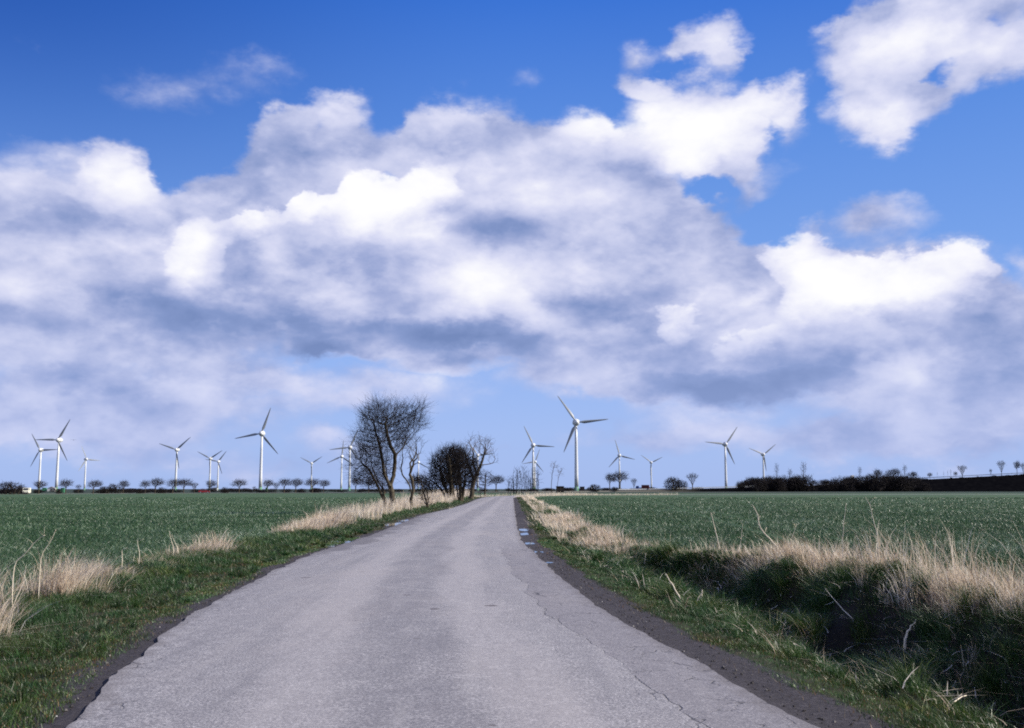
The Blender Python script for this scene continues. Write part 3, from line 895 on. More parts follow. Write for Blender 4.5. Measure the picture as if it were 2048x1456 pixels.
# dry grass at the field borders
sets = []
def straw(X, Y, hmean, dens_noise_seed, sc_n, thr, wind, wmul=1.0, hvar=0.6):
    cl = fbm(X, Y, sc_n, dens_noise_seed, 4) + 0.35 * vnoise(X, Y, 4.5, dens_noise_seed + 9) * (Y < 40)
    keep = cl > thr - 0.35 * U(len(X))
    X, Y, cl = X[keep], Y[keep], cl[keep]
    d = np.clip(np.hypot(X, Y) / 14, 1, 12)
    hh = hmean(Y) if callable(hmean) else hmean
    h = hh * (1 - hvar + 2 * hvar * U(len(X)) ** 1.5) * (0.8 + 0.7 * np.clip(cl, -.5, 1))
    wd = 0.0045 * d ** 0.85 * (0.7 + 0.8 * U(len(X))) * wmul
    tone = np.clip(0.25 + 0.75 * U(len(X)), 0, 1)
    return put(X, Y, np.maximum(h, 0.05), wd, 0.55, 3, tone, wind)
def tufts(side, y0, y1, o0, o1, n, per, hmean, seed, thr, wind, spread=0.10, fan=0.45, sc_n=0.9, flat=0.0):
    """clumps of stalks springing from shared roots, with gaps between the clumps"""
    Yt, = (y0 + (y1 - y0) * U(n),)
    a0 = o0(Yt) if callable(o0) else o0; a1 = o1(Yt) if callable(o1) else o1
    tt = a0 + (a1 - a0) * np.clip(0.5 + 0.28 * rng.normal(0, 1, n), 0, 1)
    Xt = rightX(Yt) + tt if side > 0 else leftX(Yt) - tt
    cl = fbm(Xt, Yt, sc_n, seed, 3)
    k = (cl > thr) & in_view(Xt, Yt)
    Xt, Yt, cl = Xt[k], Yt[k], cl[k]
    m = len(Xt)
    cnt = np.maximum(6, (per * U(m, 0.3, 1.6)).astype(int))
    i = np.repeat(np.arange(m), cnt)
    N = len(i)
    sp = spread * np.clip(Yt[i] / 16, 1, 4)
    dx, dy = rng.normal(0, 1, N) * sp, rng.normal(0, 1, N) * sp
    X, Y = Xt[i] + dx, Yt[i] + dy
    hh = (hmean(Yt) if callable(hmean) else np.full(m, hmean)) * U(m, 0.5, 1.35) * np.clip(0.95 + 0.6 * fbm(Xt, Yt, 0.6, seed + 40, 2), 0.45, 1.5)
    h = hh[i] * (0.35 + 0.75 * U(N) ** 0.7)
    L = h[:, None] * (np.stack([dx / sp, dy / sp], 1) * fan * 0.5 + rng.normal(0, 0.22, (N, 2)) + np.array(wind) + np.repeat(rng.normal(0, 0.18, (m, 2)), cnt, axis=0))
    down = U(N) < flat
    L = np.where(down[:, None], L * 2.6, L); h = np.where(down, h * 0.25, h)
    d = np.clip(np.hypot(X, Y) / 14, 1, 8)
    wd = 0.0052 * d ** 0.9 * (0.6 + 1.1 * U(N))
    tn = np.clip(np.repeat(U(m, 0.2, 0.75), cnt) + rng.normal(0, 0.22, N), 0, 1)
    P = np.stack([X, Y, height(X, Y) - 0.01], 1)
    return (P, np.maximum(h, 0.03), wd, L, U(N, 0, 6.28), 3, tn)
# right side: broken fringe along the edge of the field
hr = lambda Y: np.interp(Y, [6, 12, 18, 22, 26], [0.62, 0.56, 0.46, 0.34, 0.26])
sets.append(tufts(1, 5.5, 24, lambda Y: field_off_r(Y) - 0.75, lambda Y: field_off_r(Y) + 0.45, 440, 32, hr, 50, -0.08, (-0.16, 0.0), 0.07, 0.5, 1.1, 0.12))
sets.append(tufts(1, 5.5, 24, lambda Y: field_off_r(Y) - 0.5, lambda Y: field_off_r(Y) + 0.6, 460, 8, lambda Y: hr(Y) * 1.25, 63, -0.6, (-0.1, 0.0), 0.12, 0.3, 1.0, 0.05))
# straw hanging and lying on the bank and in the ditch
sets.append(tufts(1, 5, 25, lambda Y: field_off_r(Y) - 2.4, lambda Y: field_off_r(Y) - 0.5, 470, 16, 0.28, 51, -0.12, (-0.5, -0.2), 0.08, 0.8, 1.3, 0.55))
sets.append(tufts(1, 5, 26, 1.1, lambda Y: field_off_r(Y) - 1.4, 470, 13, 0.26, 52, -0.12, (-0.3, 0.2), 0.08, 0.9, 1.2, 0.6))
n = 2200                                                    # single broken pieces
Y = 5 + 21 * U(n); fo_r = field_off_r(Y); t = 1.2 + (fo_r - 1.3) * U(n); X = rightX(Y) + t
a = U(n, 0, 6.28); L_ = U(n, 0.12, 0.5)
sets.append((np.stack([X, Y, height(X, Y) + U(n, 0.03, 0.16)], 1), U(n, -0.05, 0.12), 0.007 * np.clip(Y / 10, 1, 2.5) * U(n, .6, 1.9), np.stack([np.cos(a) * L_, np.sin(a) * L_], 1), a + 1.57, 3, U(n, 0.3, 1)))
# right side further on
sets.append(tufts(1, 22, 62, lambda Y: field_off_r(Y) - 1.5, lambda Y: field_off_r(Y) + 0.25, 420, 45, 0.36, 53, -0.05, (-0.2, 0), 0.09, 0.6, 0.45, 0.15))
X, Y, t = scatter(1, 60, 195, lambda Y: field_off_r(Y) - 1.3, lambda Y: field_off_r(Y) + 0.6, 13000)
sets.append(straw(X, Y, 0.32, 54, 0.16, -0.05, (-0.3, 0)))
# left side
hl = lambda Y: np.interp(Y, [8, 12, 15, 18, 20, 27], [0.55, 0.70, 0.58, 0.30, 0.24, 0.22])
sets.append(tufts(-1, 8, 19, lambda Y: field_off_l(Y) - 0.75, lambda Y: field_off_l(Y) + 0.35, 330, 30, hl, 57, -0.28, (0.34, 0.0), 0.08, 0.5, 0.8, 0.12))
sets.append(tufts(-1, 18, 28, lambda Y: field_off_l(Y) - 0.6, lambda Y: field_off_l(Y) + 0.3, 190, 24, 0.24, 58, -0.15, (0.25, 0.0), 0.09, 0.7, 0.8, 0.3))
sets.append(tufts(-1, 27, 56, lambda Y: field_off_l(Y) - 0.9, lambda Y: field_off_l(Y) + 0.5, 420, 44, 0.52, 59, 0.0, (0.12, 0), 0.10, 0.5, 0.22, 0.1))
X, Y, t = scatter(-1, 52, 110, lambda Y: field_off_l(Y) - 2.2, lambda Y: field_off_l(Y) + 1.2, 15000)
sets.append(straw(X, Y, 0.62, 60, 0.42, 0.02, (0.1, 0), hvar=0.9))
X, Y, t = scatter(-1, 110, 215, lambda Y: field_off_l(Y) - 3.2, lambda Y: field_off_l(Y) + 2.5, 15000)
sets.append(straw(X, Y, 1.0, 61, 0.14, -0.22, (0.1, 0), hvar=0.8))
# around the far bend
n = 14000
k = rng.integers(0, len(BENDP) - 8, n)
side_ = np.where(U(n) < 0.8, 1.0, -1.0)
tg = np.gradient(BENDP, axis=0); tg /= np.linalg.norm(tg, axis=1)[:, None]
o_ = (3.4 + 2.6 * U(n)) * side_
X = BENDP[k, 0] + tg[k, 1] * o_ + U(n, -2, 2) ; Y = BENDP[k, 1] - tg[k, 0] * o_ + U(n, -2, 2)
kk = (bend_dist(X, Y) > 3.0) & (Y > 195) & (X < 45)
sets.append(straw(X[kk], Y[kk], 0.55, 62, 0.05, -0.1, (0, 0)))
blade_object('dry_grass', straw_m, sets, 'dry grass', 'pale dry grass standing along the edges of the two fields')

# ------------------------------------------------------------------ grit and clods on the shoulders
ng = 1500
Yg = 4.5 + 24 * U(ng) ** 1.3
left_ = U(ng) < 0.45
tg_ = np.abs(rng.normal(0, 0.28, ng)) + 0.02
Xg = np.where(left_, leftX(Yg) - tg_, rightX(Yg) + tg_ * 1.2)
sg = 0.004 + 0.011 * U(ng) ** 4 + 0.0003 * Yg
Zg = height(Xg, Yg) + 0.002 + 0.6 * sg * 0.4
oct_ = np.array([(1, 0, 0), (-1, 0, 0), (0, 1, 0), (0, -1, 0), (0, 0, .7), (0, 0, -.7)])
Vg = (np.stack([Xg, Yg, Zg], 1)[:, None] + (oct_[None] + rng.normal(0, .2, (ng, 6, 3))) * sg[:, None, None]).reshape(-1, 3)
fo_ = np.array([(0, 2, 4), (2, 1, 4), (1, 3, 4), (3, 0, 4), (2, 0, 5), (1, 2, 5), (3, 1, 5), (0, 3, 5)])
Fg = (np.arange(ng)[:, None, None] * 6 + fo_[None]).reshape(-1, 3)
kg = MT('grit', 0.9, 0.2)
kg.col(kg.ramp(kg.attr('tone'), [(0.0, (0.03, 0.026, 0.024)), (0.7, (0.07, 0.064, 0.062)), (0.95, (0.15, 0.14, 0.13)), (1.0, (0.5, 0.48, 0.46))]))
tag(link_mesh('grit', np_mesh('grit', Vg, [Fg], dict(tone=np.repeat(U(ng), 6))), kg.m), 'loose grit and small stones on the bare shoulders of the road', 'grit', kind='stuff')

# ------------------------------------------------------------------ single dead stalks that stand out
def tube(pts, rads, sides=5):
    """vertices and faces of a bent tapering tube"""
    V, Fq = [], []
    pts = [Vector(p) for p in pts]
    n = len(pts)
    for i, p in enumerate(pts):
        d = (pts[min(i + 1, n - 1)] - pts[max(i - 1, 0)]).normalized()
        u = d.cross(Vector((0.3, 1, 0.2))).normalized(); v = d.cross(u)
        for k in range(sides):
            a = 2 * math.pi * k / sides
            V.append(p + (u * math.cos(a) + v * math.sin(a)) * rads[i])
    for i in range(n - 1):
        for k in range(sides):
            k2 = (k + 1) % sides
            Fq.append((i * sides + k, i * sides + k2, (i + 1) * sides + k2, (i + 1) * sides + k))
    Fq.append(tuple(range(sides - 1, -1, -1))); 
    Fq.append(tuple((n - 1) * sides + k for k in range(sides)))
    return V, Fq

def py_mesh(name, parts, smooth_=False):
    V, Fc = [], []
    for v, f in parts:
        o = len(V)
        V += [tuple(x) for x in v]
        Fc += [tuple(i + o for i in q) for q in f]
    me = bpy.data.meshes.new(name)
    me.from_pydata(V, [], Fc)
    if smooth_:
        for p in me.polygons: p.use_smooth = True
    me.update()
    return me

stalk_m = simple('dead_stalk', (0.74, 0.65, 0.50), 0.6, 0.3, 0.2, 12)
def terrain_hit(px, py):
    dx, dy, dz = ray(px, py)
    y = 4.0
    while y < 60:
        t = y / dy
        if EYE + dz * t <= float(height(np.array([dx * t]), np.array([y]))[0]): return y
        y += 0.03
    return y
def border_Y(px):
    dx, dy, dz = ray(px, 1000)
    side = 1 if px > 1024 else -1
    y = 5.0
    while y < 60:
        x = dx / dy * y
        if side > 0 and x >= float(rightX(y)) + float(field_off_r(y)) - 0.05: return y
        if side < 0 and -x >= -float(leftX(y)) + float(field_off_l(y)) - 0.15: return y
        y += 0.05
    return y
def stalk(pxs, Y, label, r0=0.009, twigs=4, Y1=None, grp=None):
    """a bent dead stem through photograph points, standing Y metres ahead"""
    dY = 0 if Y1 is None else Y1 - Y
    r0 *= 1.4 if pxs[0][0] > 1024 else 1.05
    fx, fy = pxs[0]
    if grp and 'border' not in grp:
        Yh = terrain_hit(fx, fy)
    else:
        Yh = border_Y(fx)
    Y = Yh; Y1 = Yh + dY
    pts = [at(px, py, Y + (Y1 - Y) * i / max(1, len(pxs) - 1)) for i, (px, py) in enumerate(pxs)]
    b0 = pts[0]
    gz = float(height(np.array([b0.x]), np.array([b0.y]))[0])
    foot = Vector((b0.x, b0.y, min(b0.z, gz) - 0.02))
    pts = ([foot] if (foot - b0).length > 0.03 else []) + pts
    fine_pts = [Vector(q) for q in catmull([tuple(p) for p in pts], 4)]
    fine_pts = [p + Vector((random.uniform(-1, 1), random.uniform(-1, 1), random.uniform(-1, 1))) * r0 * 0.5 for p in fine_pts]
    n = len(fine_pts)
    rad = [r0 * (1 - 0.65 * i / (n - 1)) for i in range(n)]
    root = empty('dead_stalk', fine_pts[0], 0, label, 'dead stalk', grp)
    rel = [p - fine_pts[0] for p in fine_pts]
    link_mesh('stem', py_mesh('stem', [tube(rel, rad)], True), stalk_m, root)
    for k in range(twigs):
        i = int(n * random.uniform(0.45, 0.97)); i = min(i, n - 1)
        d = Vector((random.uniform(-1, 1), random.uniform(-.6, .6), random.uniform(0.2, 1.2))).normalized() * random.uniform(0.06, 0.16)
        link_mesh('twig', py_mesh('twig', [tube([rel[i], rel[i] + d * 0.5 + Vector((0, 0, 0.01)), rel[i] + d], [rad[i] * .5, rad[i] * .4, rad[i] * .25], 4)], True), stalk_m, root)
    return root
# (right-hand zoom of the photograph: x = 1248 + u*0.3906, y = 960 + v*0.3906)
def zp(*uv): return [(1248 + u * 0.3906, 960 + v * 0.3906) for u, v in uv]
G = 'dead stalks along the right field border'
stalk(zp((850, 490), (810, 380), (700, 245), (685, 180), (658, 130)), 17.0, 'tallest bent pale stalk leaning left above the right field border', 0.011, 3, grp=G)
stalk(zp((490, 350), (470, 270), (455, 200), (443, 168)), 18.5, 'short leaning stalk left of the tallest bent stalk', 0.010, 3, grp=G)
stalk(zp((1300, 300), (1280, 220), (1262, 140), (1243, 98)), 16.0, 'thin straight stalk with its top curling left over the right field', 0.007, 2, grp=G)
stalk(zp((1120, 330), (1125, 230), (1138, 122)), 16.0, 'thin stalk bending slightly right in the middle of the right border', 0.006, 3, grp=G)
stalk(zp((1245, 420), (1240, 330), (1222, 285)), 14.0, 'knee high straw stalk with forked top in the right border', 0.006, 4, grp=G)
stalk(zp((830, 440), (850, 330), (885, 225)), 16.5, 'thin stalk leaning right beside the tallest bent stalk', 0.006, 3, grp=G)
stalk(zp((590, 380), (600, 300), (608, 225)), 18.0, 'upright stalk between the two leaning stalks at left', 0.006, 3, grp=G)
stalk(zp((1520, 420), (1500, 390), (1478, 350)), 13.4, 'short pale stalk tilted left near the right field', 0.007, 1, grp=G)
stalk(zp((1340, 400), (1345, 340), (1350, 310)), 14.5, 'small upright stalk among the dry grass at right', 0.006, 2, grp=G)
stalk(zp((1440, 870), (1445, 800), (1470, 750), (1502, 715)), 10.2, 'thick bright broken stalk standing in the ditch', 0.016, 0, grp='broken stalks in the ditch')
stalk(zp((470, 632), (560, 605), (650, 580), (665, 545), (700, 533)), 14.3, 'long pale stalk lying across the ditch and hooked at its end', 0.010, 0, 14.8, grp='broken stalks in the ditch')
stalk(zp((305, 650), (270, 575), (235, 515), (213, 480)), 15.5, 'stalk leaning left out of the ditch behind the verge', 0.010, 1, grp='broken stalks in the ditch')
stalk(zp((290, 560), (315, 520), (332, 478)), 16.0, 'stubby stalk leaning right at the head of the ditch', 0.012, 0, grp='broken stalks in the ditch')
stalk(zp((385, 630), (395, 600), (402, 566)), 14.5, 'short pale stub on the near edge of the ditch', 0.012, 0, grp='broken stalks in the ditch')
stalk(zp((100, 490), (105, 430), (112, 372)), 19.0, 'upright stick at the narrow end of the ditch', 0.010, 0, grp='broken stalks in the ditch')
stalk(zp((840, 832), (900, 820), (965, 796)), 10.8, 'pale stick lying flat on the near bank of the ditch', 0.010, 1, 11.0, grp='broken stalks in the ditch')
stalk(zp((1600, 1205), (1660, 1160), (1750, 1100)), 8.3, 'grey stick lying low in the dark bottom right corner', 0.007, 1, 8.8, grp='broken stalks in the ditch')
stalk(zp((1310, 525), (1345, 505), (1385, 482)), 14.0, 'pale stick resting on the far bank below the dry grass', 0.010, 0, 14.2, grp='broken stalks in the ditch')
stalk(zp((1175, 715), (1100, 640), (1030, 555)), 12.5, 'long thin stalk slanting down the far bank of the ditch', 0.006, 0, 13.2, grp='broken stalks in the ditch')
stalk(zp((1990, 725), (1950, 680), (1905, 615)), 11.5, 'pale stalk slanting down at the right edge of the picture', 0.008, 1, grp='broken stalks in the ditch')
# left verge
def zl(*uv): return [(u * 0.3418, 980 + v * 0.3418) for u, v in uv]
GL = 'dead stalks along the left field border'
stalk(zl((85, 450), (150, 370), (210, 300), (265, 262)), 15.5, 'long straw stem leaning right at the left edge of the picture', 0.007, 4, grp=GL)
stalk(zl((240, 400), (290, 310), (328, 230)), 16.0, 'thin tall stem with a forked tip in the left dry grass', 0.006, 3, grp=GL)
stalk(zl((1015, 345), (1000, 290), (990, 240)), 20.5, 'pale stem leaning left in the pair by the left field', 0.008, 1, grp=GL)
stalk(zl((1040, 350), (1020, 300), (1003, 262)), 20.5, 'right stem of the pair by the left field', 0.007, 1, grp=GL)
stalk(zl((1165, 350), (1168, 290), (1185, 250)), 20.8, 'single stem with hooked tip right of the pair by the left field', 0.007, 1, grp=GL)
stalk(zl((815, 370), (808, 330), (802, 290)), 19.5, 'short stem left of the pair by the left field', 0.007, 1, grp=GL)
stalk(zl((715, 400), (716, 350), (745, 340)), 18.5, 'short stem bent over at its tip in the left verge', 0.007, 0, grp=GL)
# ------------------------------------------------------------------ bare trees, grown towards points spread through their crowns
def colonise(chains, att, step, dk, di=None, iters=140, seed=0, up=0.06):
    """chains: list of node polylines (first point of the first chain is the foot). returns nodes, parent"""
    rg = np.random.default_rng(seed)
    nodes, par = [], []
    for ch in chains:
        last = None
        for i, p in enumerate(ch):
            p = np.array(p, dtype=float)
            if last is None:
                if not nodes:
                    nodes.append(p); par.append(-1); last = 0
                else:
                    d = np.linalg.norm(np.array(nodes) - p, axis=1); last = int(d.argmin())
                    if d.min() > 0.3 * step:
                        nodes.append(p); par.append(last); last = len(nodes) - 1
                continue
            q = nodes[last]; L = np.linalg.norm(p - q); m = max(1, int(round(L / step)))
            for k in range(1, m + 1):
                nodes.append(q + (p - q) * k / m + rg.normal(0, step * 0.07, 3) * (k < m)); par.append(last); last = len(nodes) - 1
    N = np.array(nodes); par = list(par)
    A = np.array(att); alive = np.ones(len(A), bool)
    D = np.linalg.norm(A[:, None] - N[None], axis=2)
    near = D.argmin(1); nd_ = D.min(1)
    for it in range(iters):
        act = alive & (nd_ < (di or 1e9))
        if not act.any(): break
        dirs = A[act] - N[near[act]]
        dirs /= np.linalg.norm(dirs, axis=1)[:, None] + 1e-9
        acc = np.zeros_like(N); np.add.at(acc, near[act], dirs)
        idx = np.unique(near[act])
        v = acc[idx]; ln = np.linalg.norm(v, axis=1); ok = ln > 1e-4
        idx, v = idx[ok], v[ok] / ln[ok][:, None]
        v = v + rg.normal(0, 0.22, v.shape); v[:, 2] += up
        v /= np.linalg.norm(v, axis=1)[:, None]
        new = N[idx] + v * step
        base = len(N)
        N = np.concatenate([N, new]); par += idx.tolist()
        Dn = np.linalg.norm(A[:, None] - new[None], axis=2)
        m = Dn.min(1); k = Dn.argmin(1)
        better = m < nd_
        nd_ = np.where(better, m, nd_); near = np.where(better, base + k, near)
        alive &= nd_ > dk
        if len(N) > 30000: break
    return N, np.array(par)

def prism_edges(A, B, ra, rb, sides):
    """numpy: separate tapering prisms between points A and B"""
    n = len(A)
    d = B - A; d /= np.linalg.norm(d, axis=1)[:, None] + 1e-9
    ref = np.where(np.abs(d[:, 2:3]) > 0.9, np.array([[1.0, 0, 0]]), np.array([[0, 0, 1.0]]))
    u = np.cross(d, ref); u /= np.linalg.norm(u, axis=1)[:, None] + 1e-9
    v = np.cross(d, u)
    V = []
    for P, rr in ((A, ra), (B, rb)):
        for k in range(sides):
            a = 2 * math.pi * k / sides
            V.append(P + (u * math.cos(a) + v * math.sin(a)) * rr[:, None])
    V = np.stack(V, 1).reshape(-1, 3)
    b = (np.arange(n) * 2 * sides)[:, None]
    Q = np.concatenate([b + np.array([k, (k + 1) % sides, sides + (k + 1) % sides, sides + k]) for k in range(sides)])
    return V, Q

def grow(chains, blobs_, n_att, step, seed, tip=0.006, power=2.3, split=0.03, twig=2, twig_len=0.35, dk=None, up=0.06, trunk_r=None, twig_r=None, twig_up=0.3, twig_max=None):
    """returns (trunk mesh data, crown mesh data); blobs_: (cx,cy,cz,rx,ry,rz,weight)"""
    rg = np.random.default_rng(seed)
    att = []
    wsum = sum(b[6] for b in blobs_)
    for b in blobs_:
        m = int(n_att * b[6] / wsum)
        p = rg.normal(0, 1, (m, 3)); p /= np.linalg.norm(p, axis=1)[:, None]
        p *= (rg.uniform(0, 1, (m, 1)) ** 0.42)
        att.append(p * np.array(b[3:6]) + np.array(b[:3]))
    N, par = colonise(chains, np.concatenate(att), step, dk or step * 1.1, seed=seed, up=up)
    n = len(N)
    rad = np.zeros(n); kids = np.zeros(n, int)
    for i in range(n - 1, 0, -1): kids[par[i]] += 1
    acc = np.zeros(n)
    for i in range(n - 1, -1, -1):
        r_ = max(tip ** power, acc[i]); acc[i] = r_
        if par[i] >= 0: acc[par[i]] += r_
    rad = acc ** (1 / power)
    if trunk_r: 
        s = trunk_r / rad[0]
        rad = tip + (rad - tip) * max(0.2, (trunk_r - tip) / max(1e-6, rad[0] - tip))
    # root flare
    zf = N[:, 2] - N[0, 2]
    rad = rad * (1 + 0.35 * np.exp(-zf / (0.35 * max(rad[0], 0.05) * 4)) * (rad > 0.4 * rad[0]))
    e = np.arange(1, n); pe = par[1:]
    big = rad[e] > split
    tr_ = prism_edges(N[pe[big]], N[e[big]] + (N[e[big]] - N[pe[big]]) * 0.06, np.minimum(rad[pe[big]], rad[e[big]] * 1.35), rad[e[big]], 7)
    sm = ~big
    A = [N[pe[sm]]]; B = [N[e[sm]]]; ra = [np.minimum(rad[pe[sm]], rad[e[sm]] * 1.4)]; rb = [rad[e[sm]]]
    tw_r = twig_r or tip * 0.8
    cand = np.where(rad < max(split * 0.6, tip * 2.2))[0]
    if twig_max:
        more = np.where((rad < twig_max) & (rg.uniform(0, 1, n) < 0.6))[0]
        cand = np.concatenate([cand, more])
    cand = cand[cand > 0]
    if len(cand) and twig:
        T = np.repeat(cand, twig)
        T = T[rg.uniform(0, 1, len(T)) < 0.9]
        base_d = N[T] - N[par[T]]; base_d /= np.linalg.norm(base_d, axis=1)[:, None] + 1e-9
        d = base_d * 1.15 + rg.normal(0, 0.5, (len(T), 3)); d[:, 2] += twig_up
        d /= np.linalg.norm(d, axis=1)[:, None]
        L = twig_len * rg.uniform(0.4, 1.25, len(T))[:, None]
        m1 = N[T] + d * L * 0.5
        d2 = d + rg.normal(0, 0.35, d.shape); d2 /= np.linalg.norm(d2, axis=1)[:, None]
        m2 = m1 + d2 * L * 0.5
        o = np.ones(len(T))
        A += [N[T], m1]; B += [m1, m2]; ra += [o * tw_r, o * tw_r * .8]; rb += [o * tw_r * .8, o * tw_r * .35]
    cr_ = prism_edges(np.concatenate(A), np.concatenate(B), np.concatenate(ra), np.concatenate(rb), 3)
    return tr_, cr_

def bark(name, c0, c1):
    k = MT(name, 0.9, 0.15)
    k.col(k.ramp(k.noise(6, 5, 0.65, vec=k.pos(True), stretch=(1, 1, 0.3)), [(0.3, c0), (0.7, c1)]))
    return k.m
bark_m = bark('bark', (0.022, 0.018, 0.014), (0.105, 0.088, 0.060))
twig_m = bark('twigs', (0.012, 0.010, 0.010), (0.038, 0.029, 0.027))
twig2_m = bark('pale_twigs', (0.06, 0.045, 0.038), (0.14, 0.105, 0.085))
dark_m = bark('hawthorn_twigs', (0.007, 0.006, 0.007), (0.024, 0.019, 0.018))

def make_tree(name, data, loc, label, cat='tree', group=None, bm=None, tm=None, trunk_name='trunk', crown_name='crown'):
    tr_, cr_ = data
    root = empty(name, loc, 0, label, cat, group)
    if len(tr_[0]): link_mesh(trunk_name, np_mesh(trunk_name, tr_[0], [tr_[1]], None, True), bm or bark_m, root)
    link_mesh(crown_name, np_mesh(crown_name, cr_[0], [cr_[1]]), tm or twig_m, root)
    return root

def px_tree(name, label, foot, Y, chains, blobs_, n_att, step, seed, group=None, cat='tree', bm=None, tm=None, **kw):
    """a tree described by photograph points at one distance, built at its true size there"""
    f = at(foot[0], foot[1], Y)
    z0 = float(height(np.array([f.x]), np.array([f.y]))[0])
    s = Y / F
    rg = np.random.default_rng(seed + 500)
    def loc(px, py, dy=0.0): return ((px - foot[0]) * s, dy, (foot[1] - py) * s)
    ch = []
    for c in chains:
        dy = 0.0; drift = rg.normal(0, 0.10)
        pts = []
        for i, (px, py) in enumerate(c):
            pts.append(loc(px, py, drift * i * (foot[1] - py) * s * 0.35))
        ch.append(pts)
    ch[0][0] = (ch[0][0][0], ch[0][0][1], -0.08)
    bl = [(*loc(b[0], b[1], rg.normal(0, 0.12) * b[2] * s), b[2] * s, b[2] * s * 0.95, b[3] * s, b[4] if len(b) > 4 else b[2] * b[3]) for b in blobs_]
    return make_tree(name, grow(ch, bl, n_att, step, seed, **kw), (f.x, f.y, z0), label, cat, group, bm, tm)

px_tree('bare_tree', 'tallest bare roadside tree with forked trunk and dense fan of dark twigs', (782, 1023), 71.0,
        [[(782, 1023), (785, 1000), (783, 985), (779, 972), (785, 950), (786, 925), (788, 908), (800, 893), (806, 875), (822, 855)],
         [(788, 908), (781, 895), (776, 878), (770, 850)], [(779, 972), (768, 950), (764, 925), (758, 895), (748, 865)],
         [(771, 1024), (770, 1005), (768, 990), (766, 970)], [(768, 1000), (752, 965), (738, 940), (722, 925)], [(770, 985), (752, 955), (742, 930)],
         [(779, 985), (774, 960), (770, 930), (772, 905)]],
        [(770, 838, 52, 30, 2.0), (820, 830, 24, 20, 0.9), (745, 865, 34, 38, 1.4), (735, 905, 27, 32, 1.6), (738, 935, 30, 34, 1.8), (726, 948, 24, 16, 1.1), (775, 880, 40, 36, 1.5), (758, 925, 26, 28, 1.3),
         (722, 915, 20, 24, 1.0), (762, 972, 20, 18, 1.6), (745, 955, 28, 20, 1.7), (765, 940, 20, 22, 1.0), (800, 850, 30, 24, .8), (740, 828, 20, 20, .5), (748, 812, 12, 12, .15), (800, 812, 12, 12, .15), (840, 816, 12, 9, .2), (710, 880, 12, 16, .2), (704, 935, 12, 12, .15), (838, 850, 14, 12, .2)],
        6200, 0.20, 5, tip=0.0075, power=1.9, split=0.04, twig=2, twig_len=1.0, twig_r=0.0062, dk=0.2, trunk_r=0.23, twig_up=0.5, twig_max=0.06, group='trees in the left border')
px_tree('twisted_tree', 'slender twisted tree with two crooked stems right of the tallest tree', (822, 1018), 78.0,
        [[(822, 1018), (822, 1000), (823, 988), (819, 970), (812, 958), (804, 948), (801, 935), (804, 922)],
         [(823, 995), (826, 978), (824, 962), (818, 948), (819, 935), (817, 925), (826, 912), (829, 898), (822, 885)],
         [(818, 948), (823, 935), (826, 922), (833, 915)], [(804, 948), (799, 938), (797, 925)]],
        [(815, 895, 22, 28, 1.2), (836, 885, 13, 26, 0.7), (803, 915, 10, 16, 0.4), (826, 870, 14, 10, 0.2)],
        420, 0.26, 9, tip=0.008, power=1.9, split=0.045, twig=2, twig_len=0.55, trunk_r=0.13, group='trees in the left border', tm=bark_m)
px_tree('leaning_shrub', 'small dark shrub leaning left beside the twisted tree', (857, 1014), 85.0,
        [[(857, 1014), (852, 998), (846, 980), (842, 962)], [(855, 1010), (856, 990), (850, 970)], [(853, 1008), (844, 992), (838, 985)]],
        [(848, 985, 10, 22, 1), (838, 958, 16, 12, 0.7), (853, 1000, 7, 12, 0.5)], 1500, 0.2, 12, tip=0.012, split=0.04, twig=3, twig_len=0.5, dk=.18, tm=dark_m, cat='shrub')
px_tree('hawthorn_bush', 'large dense dark hawthorn, left in the clump by the bend', (898, 1001), 128.0,
        [[(898, 1001), (893, 980), (885, 960), (880, 935)], [(900, 1000), (903, 975), (900, 945), (898, 920)], [(896, 998), (884, 980), (872, 965)]],
        [(885, 930, 24, 30, 2), (905, 925, 24, 28, 2), (875, 955, 18, 22, 1.2), (862, 968, 18, 18, 0.8), (895, 960, 26, 22, 1.8), (898, 903, 16, 10, .5), (872, 925, 12, 12, .3)], 6200, 0.32, 15,
        tip=0.018, power=2.0, split=0.06, twig=4, twig_len=1.15, twig_r=0.016, tm=dark_m, dk=0.30, twig_up=0.5, group='hawthorn clump by the bend', cat='shrub')
px_tree('hawthorn_bush', 'round dense hawthorn with bare lower stems, right in the clump by the bend', (922, 999), 136.0,
        [[(922, 999), (921, 975), (918, 950), (915, 930)], [(924, 999), (927, 975), (930, 950)], [(918, 1000), (914, 975), (910, 955)], [(912, 1001), (908, 985), (905, 960)]],
        [(918, 925, 26, 28, 2), (935, 940, 22, 30, 1.6), (908, 950, 18, 24, 1.2), (925, 960, 22, 16, 1.2), (912, 901, 16, 9, .4)], 6200, 0.32, 16,
        tip=0.018, power=2.0, split=0.06, twig=4, twig_len=1.15, twig_r=0.016, tm=dark_m, dk=0.30, twig_up=0.5, group='hawthorn clump by the bend', cat='shrub')
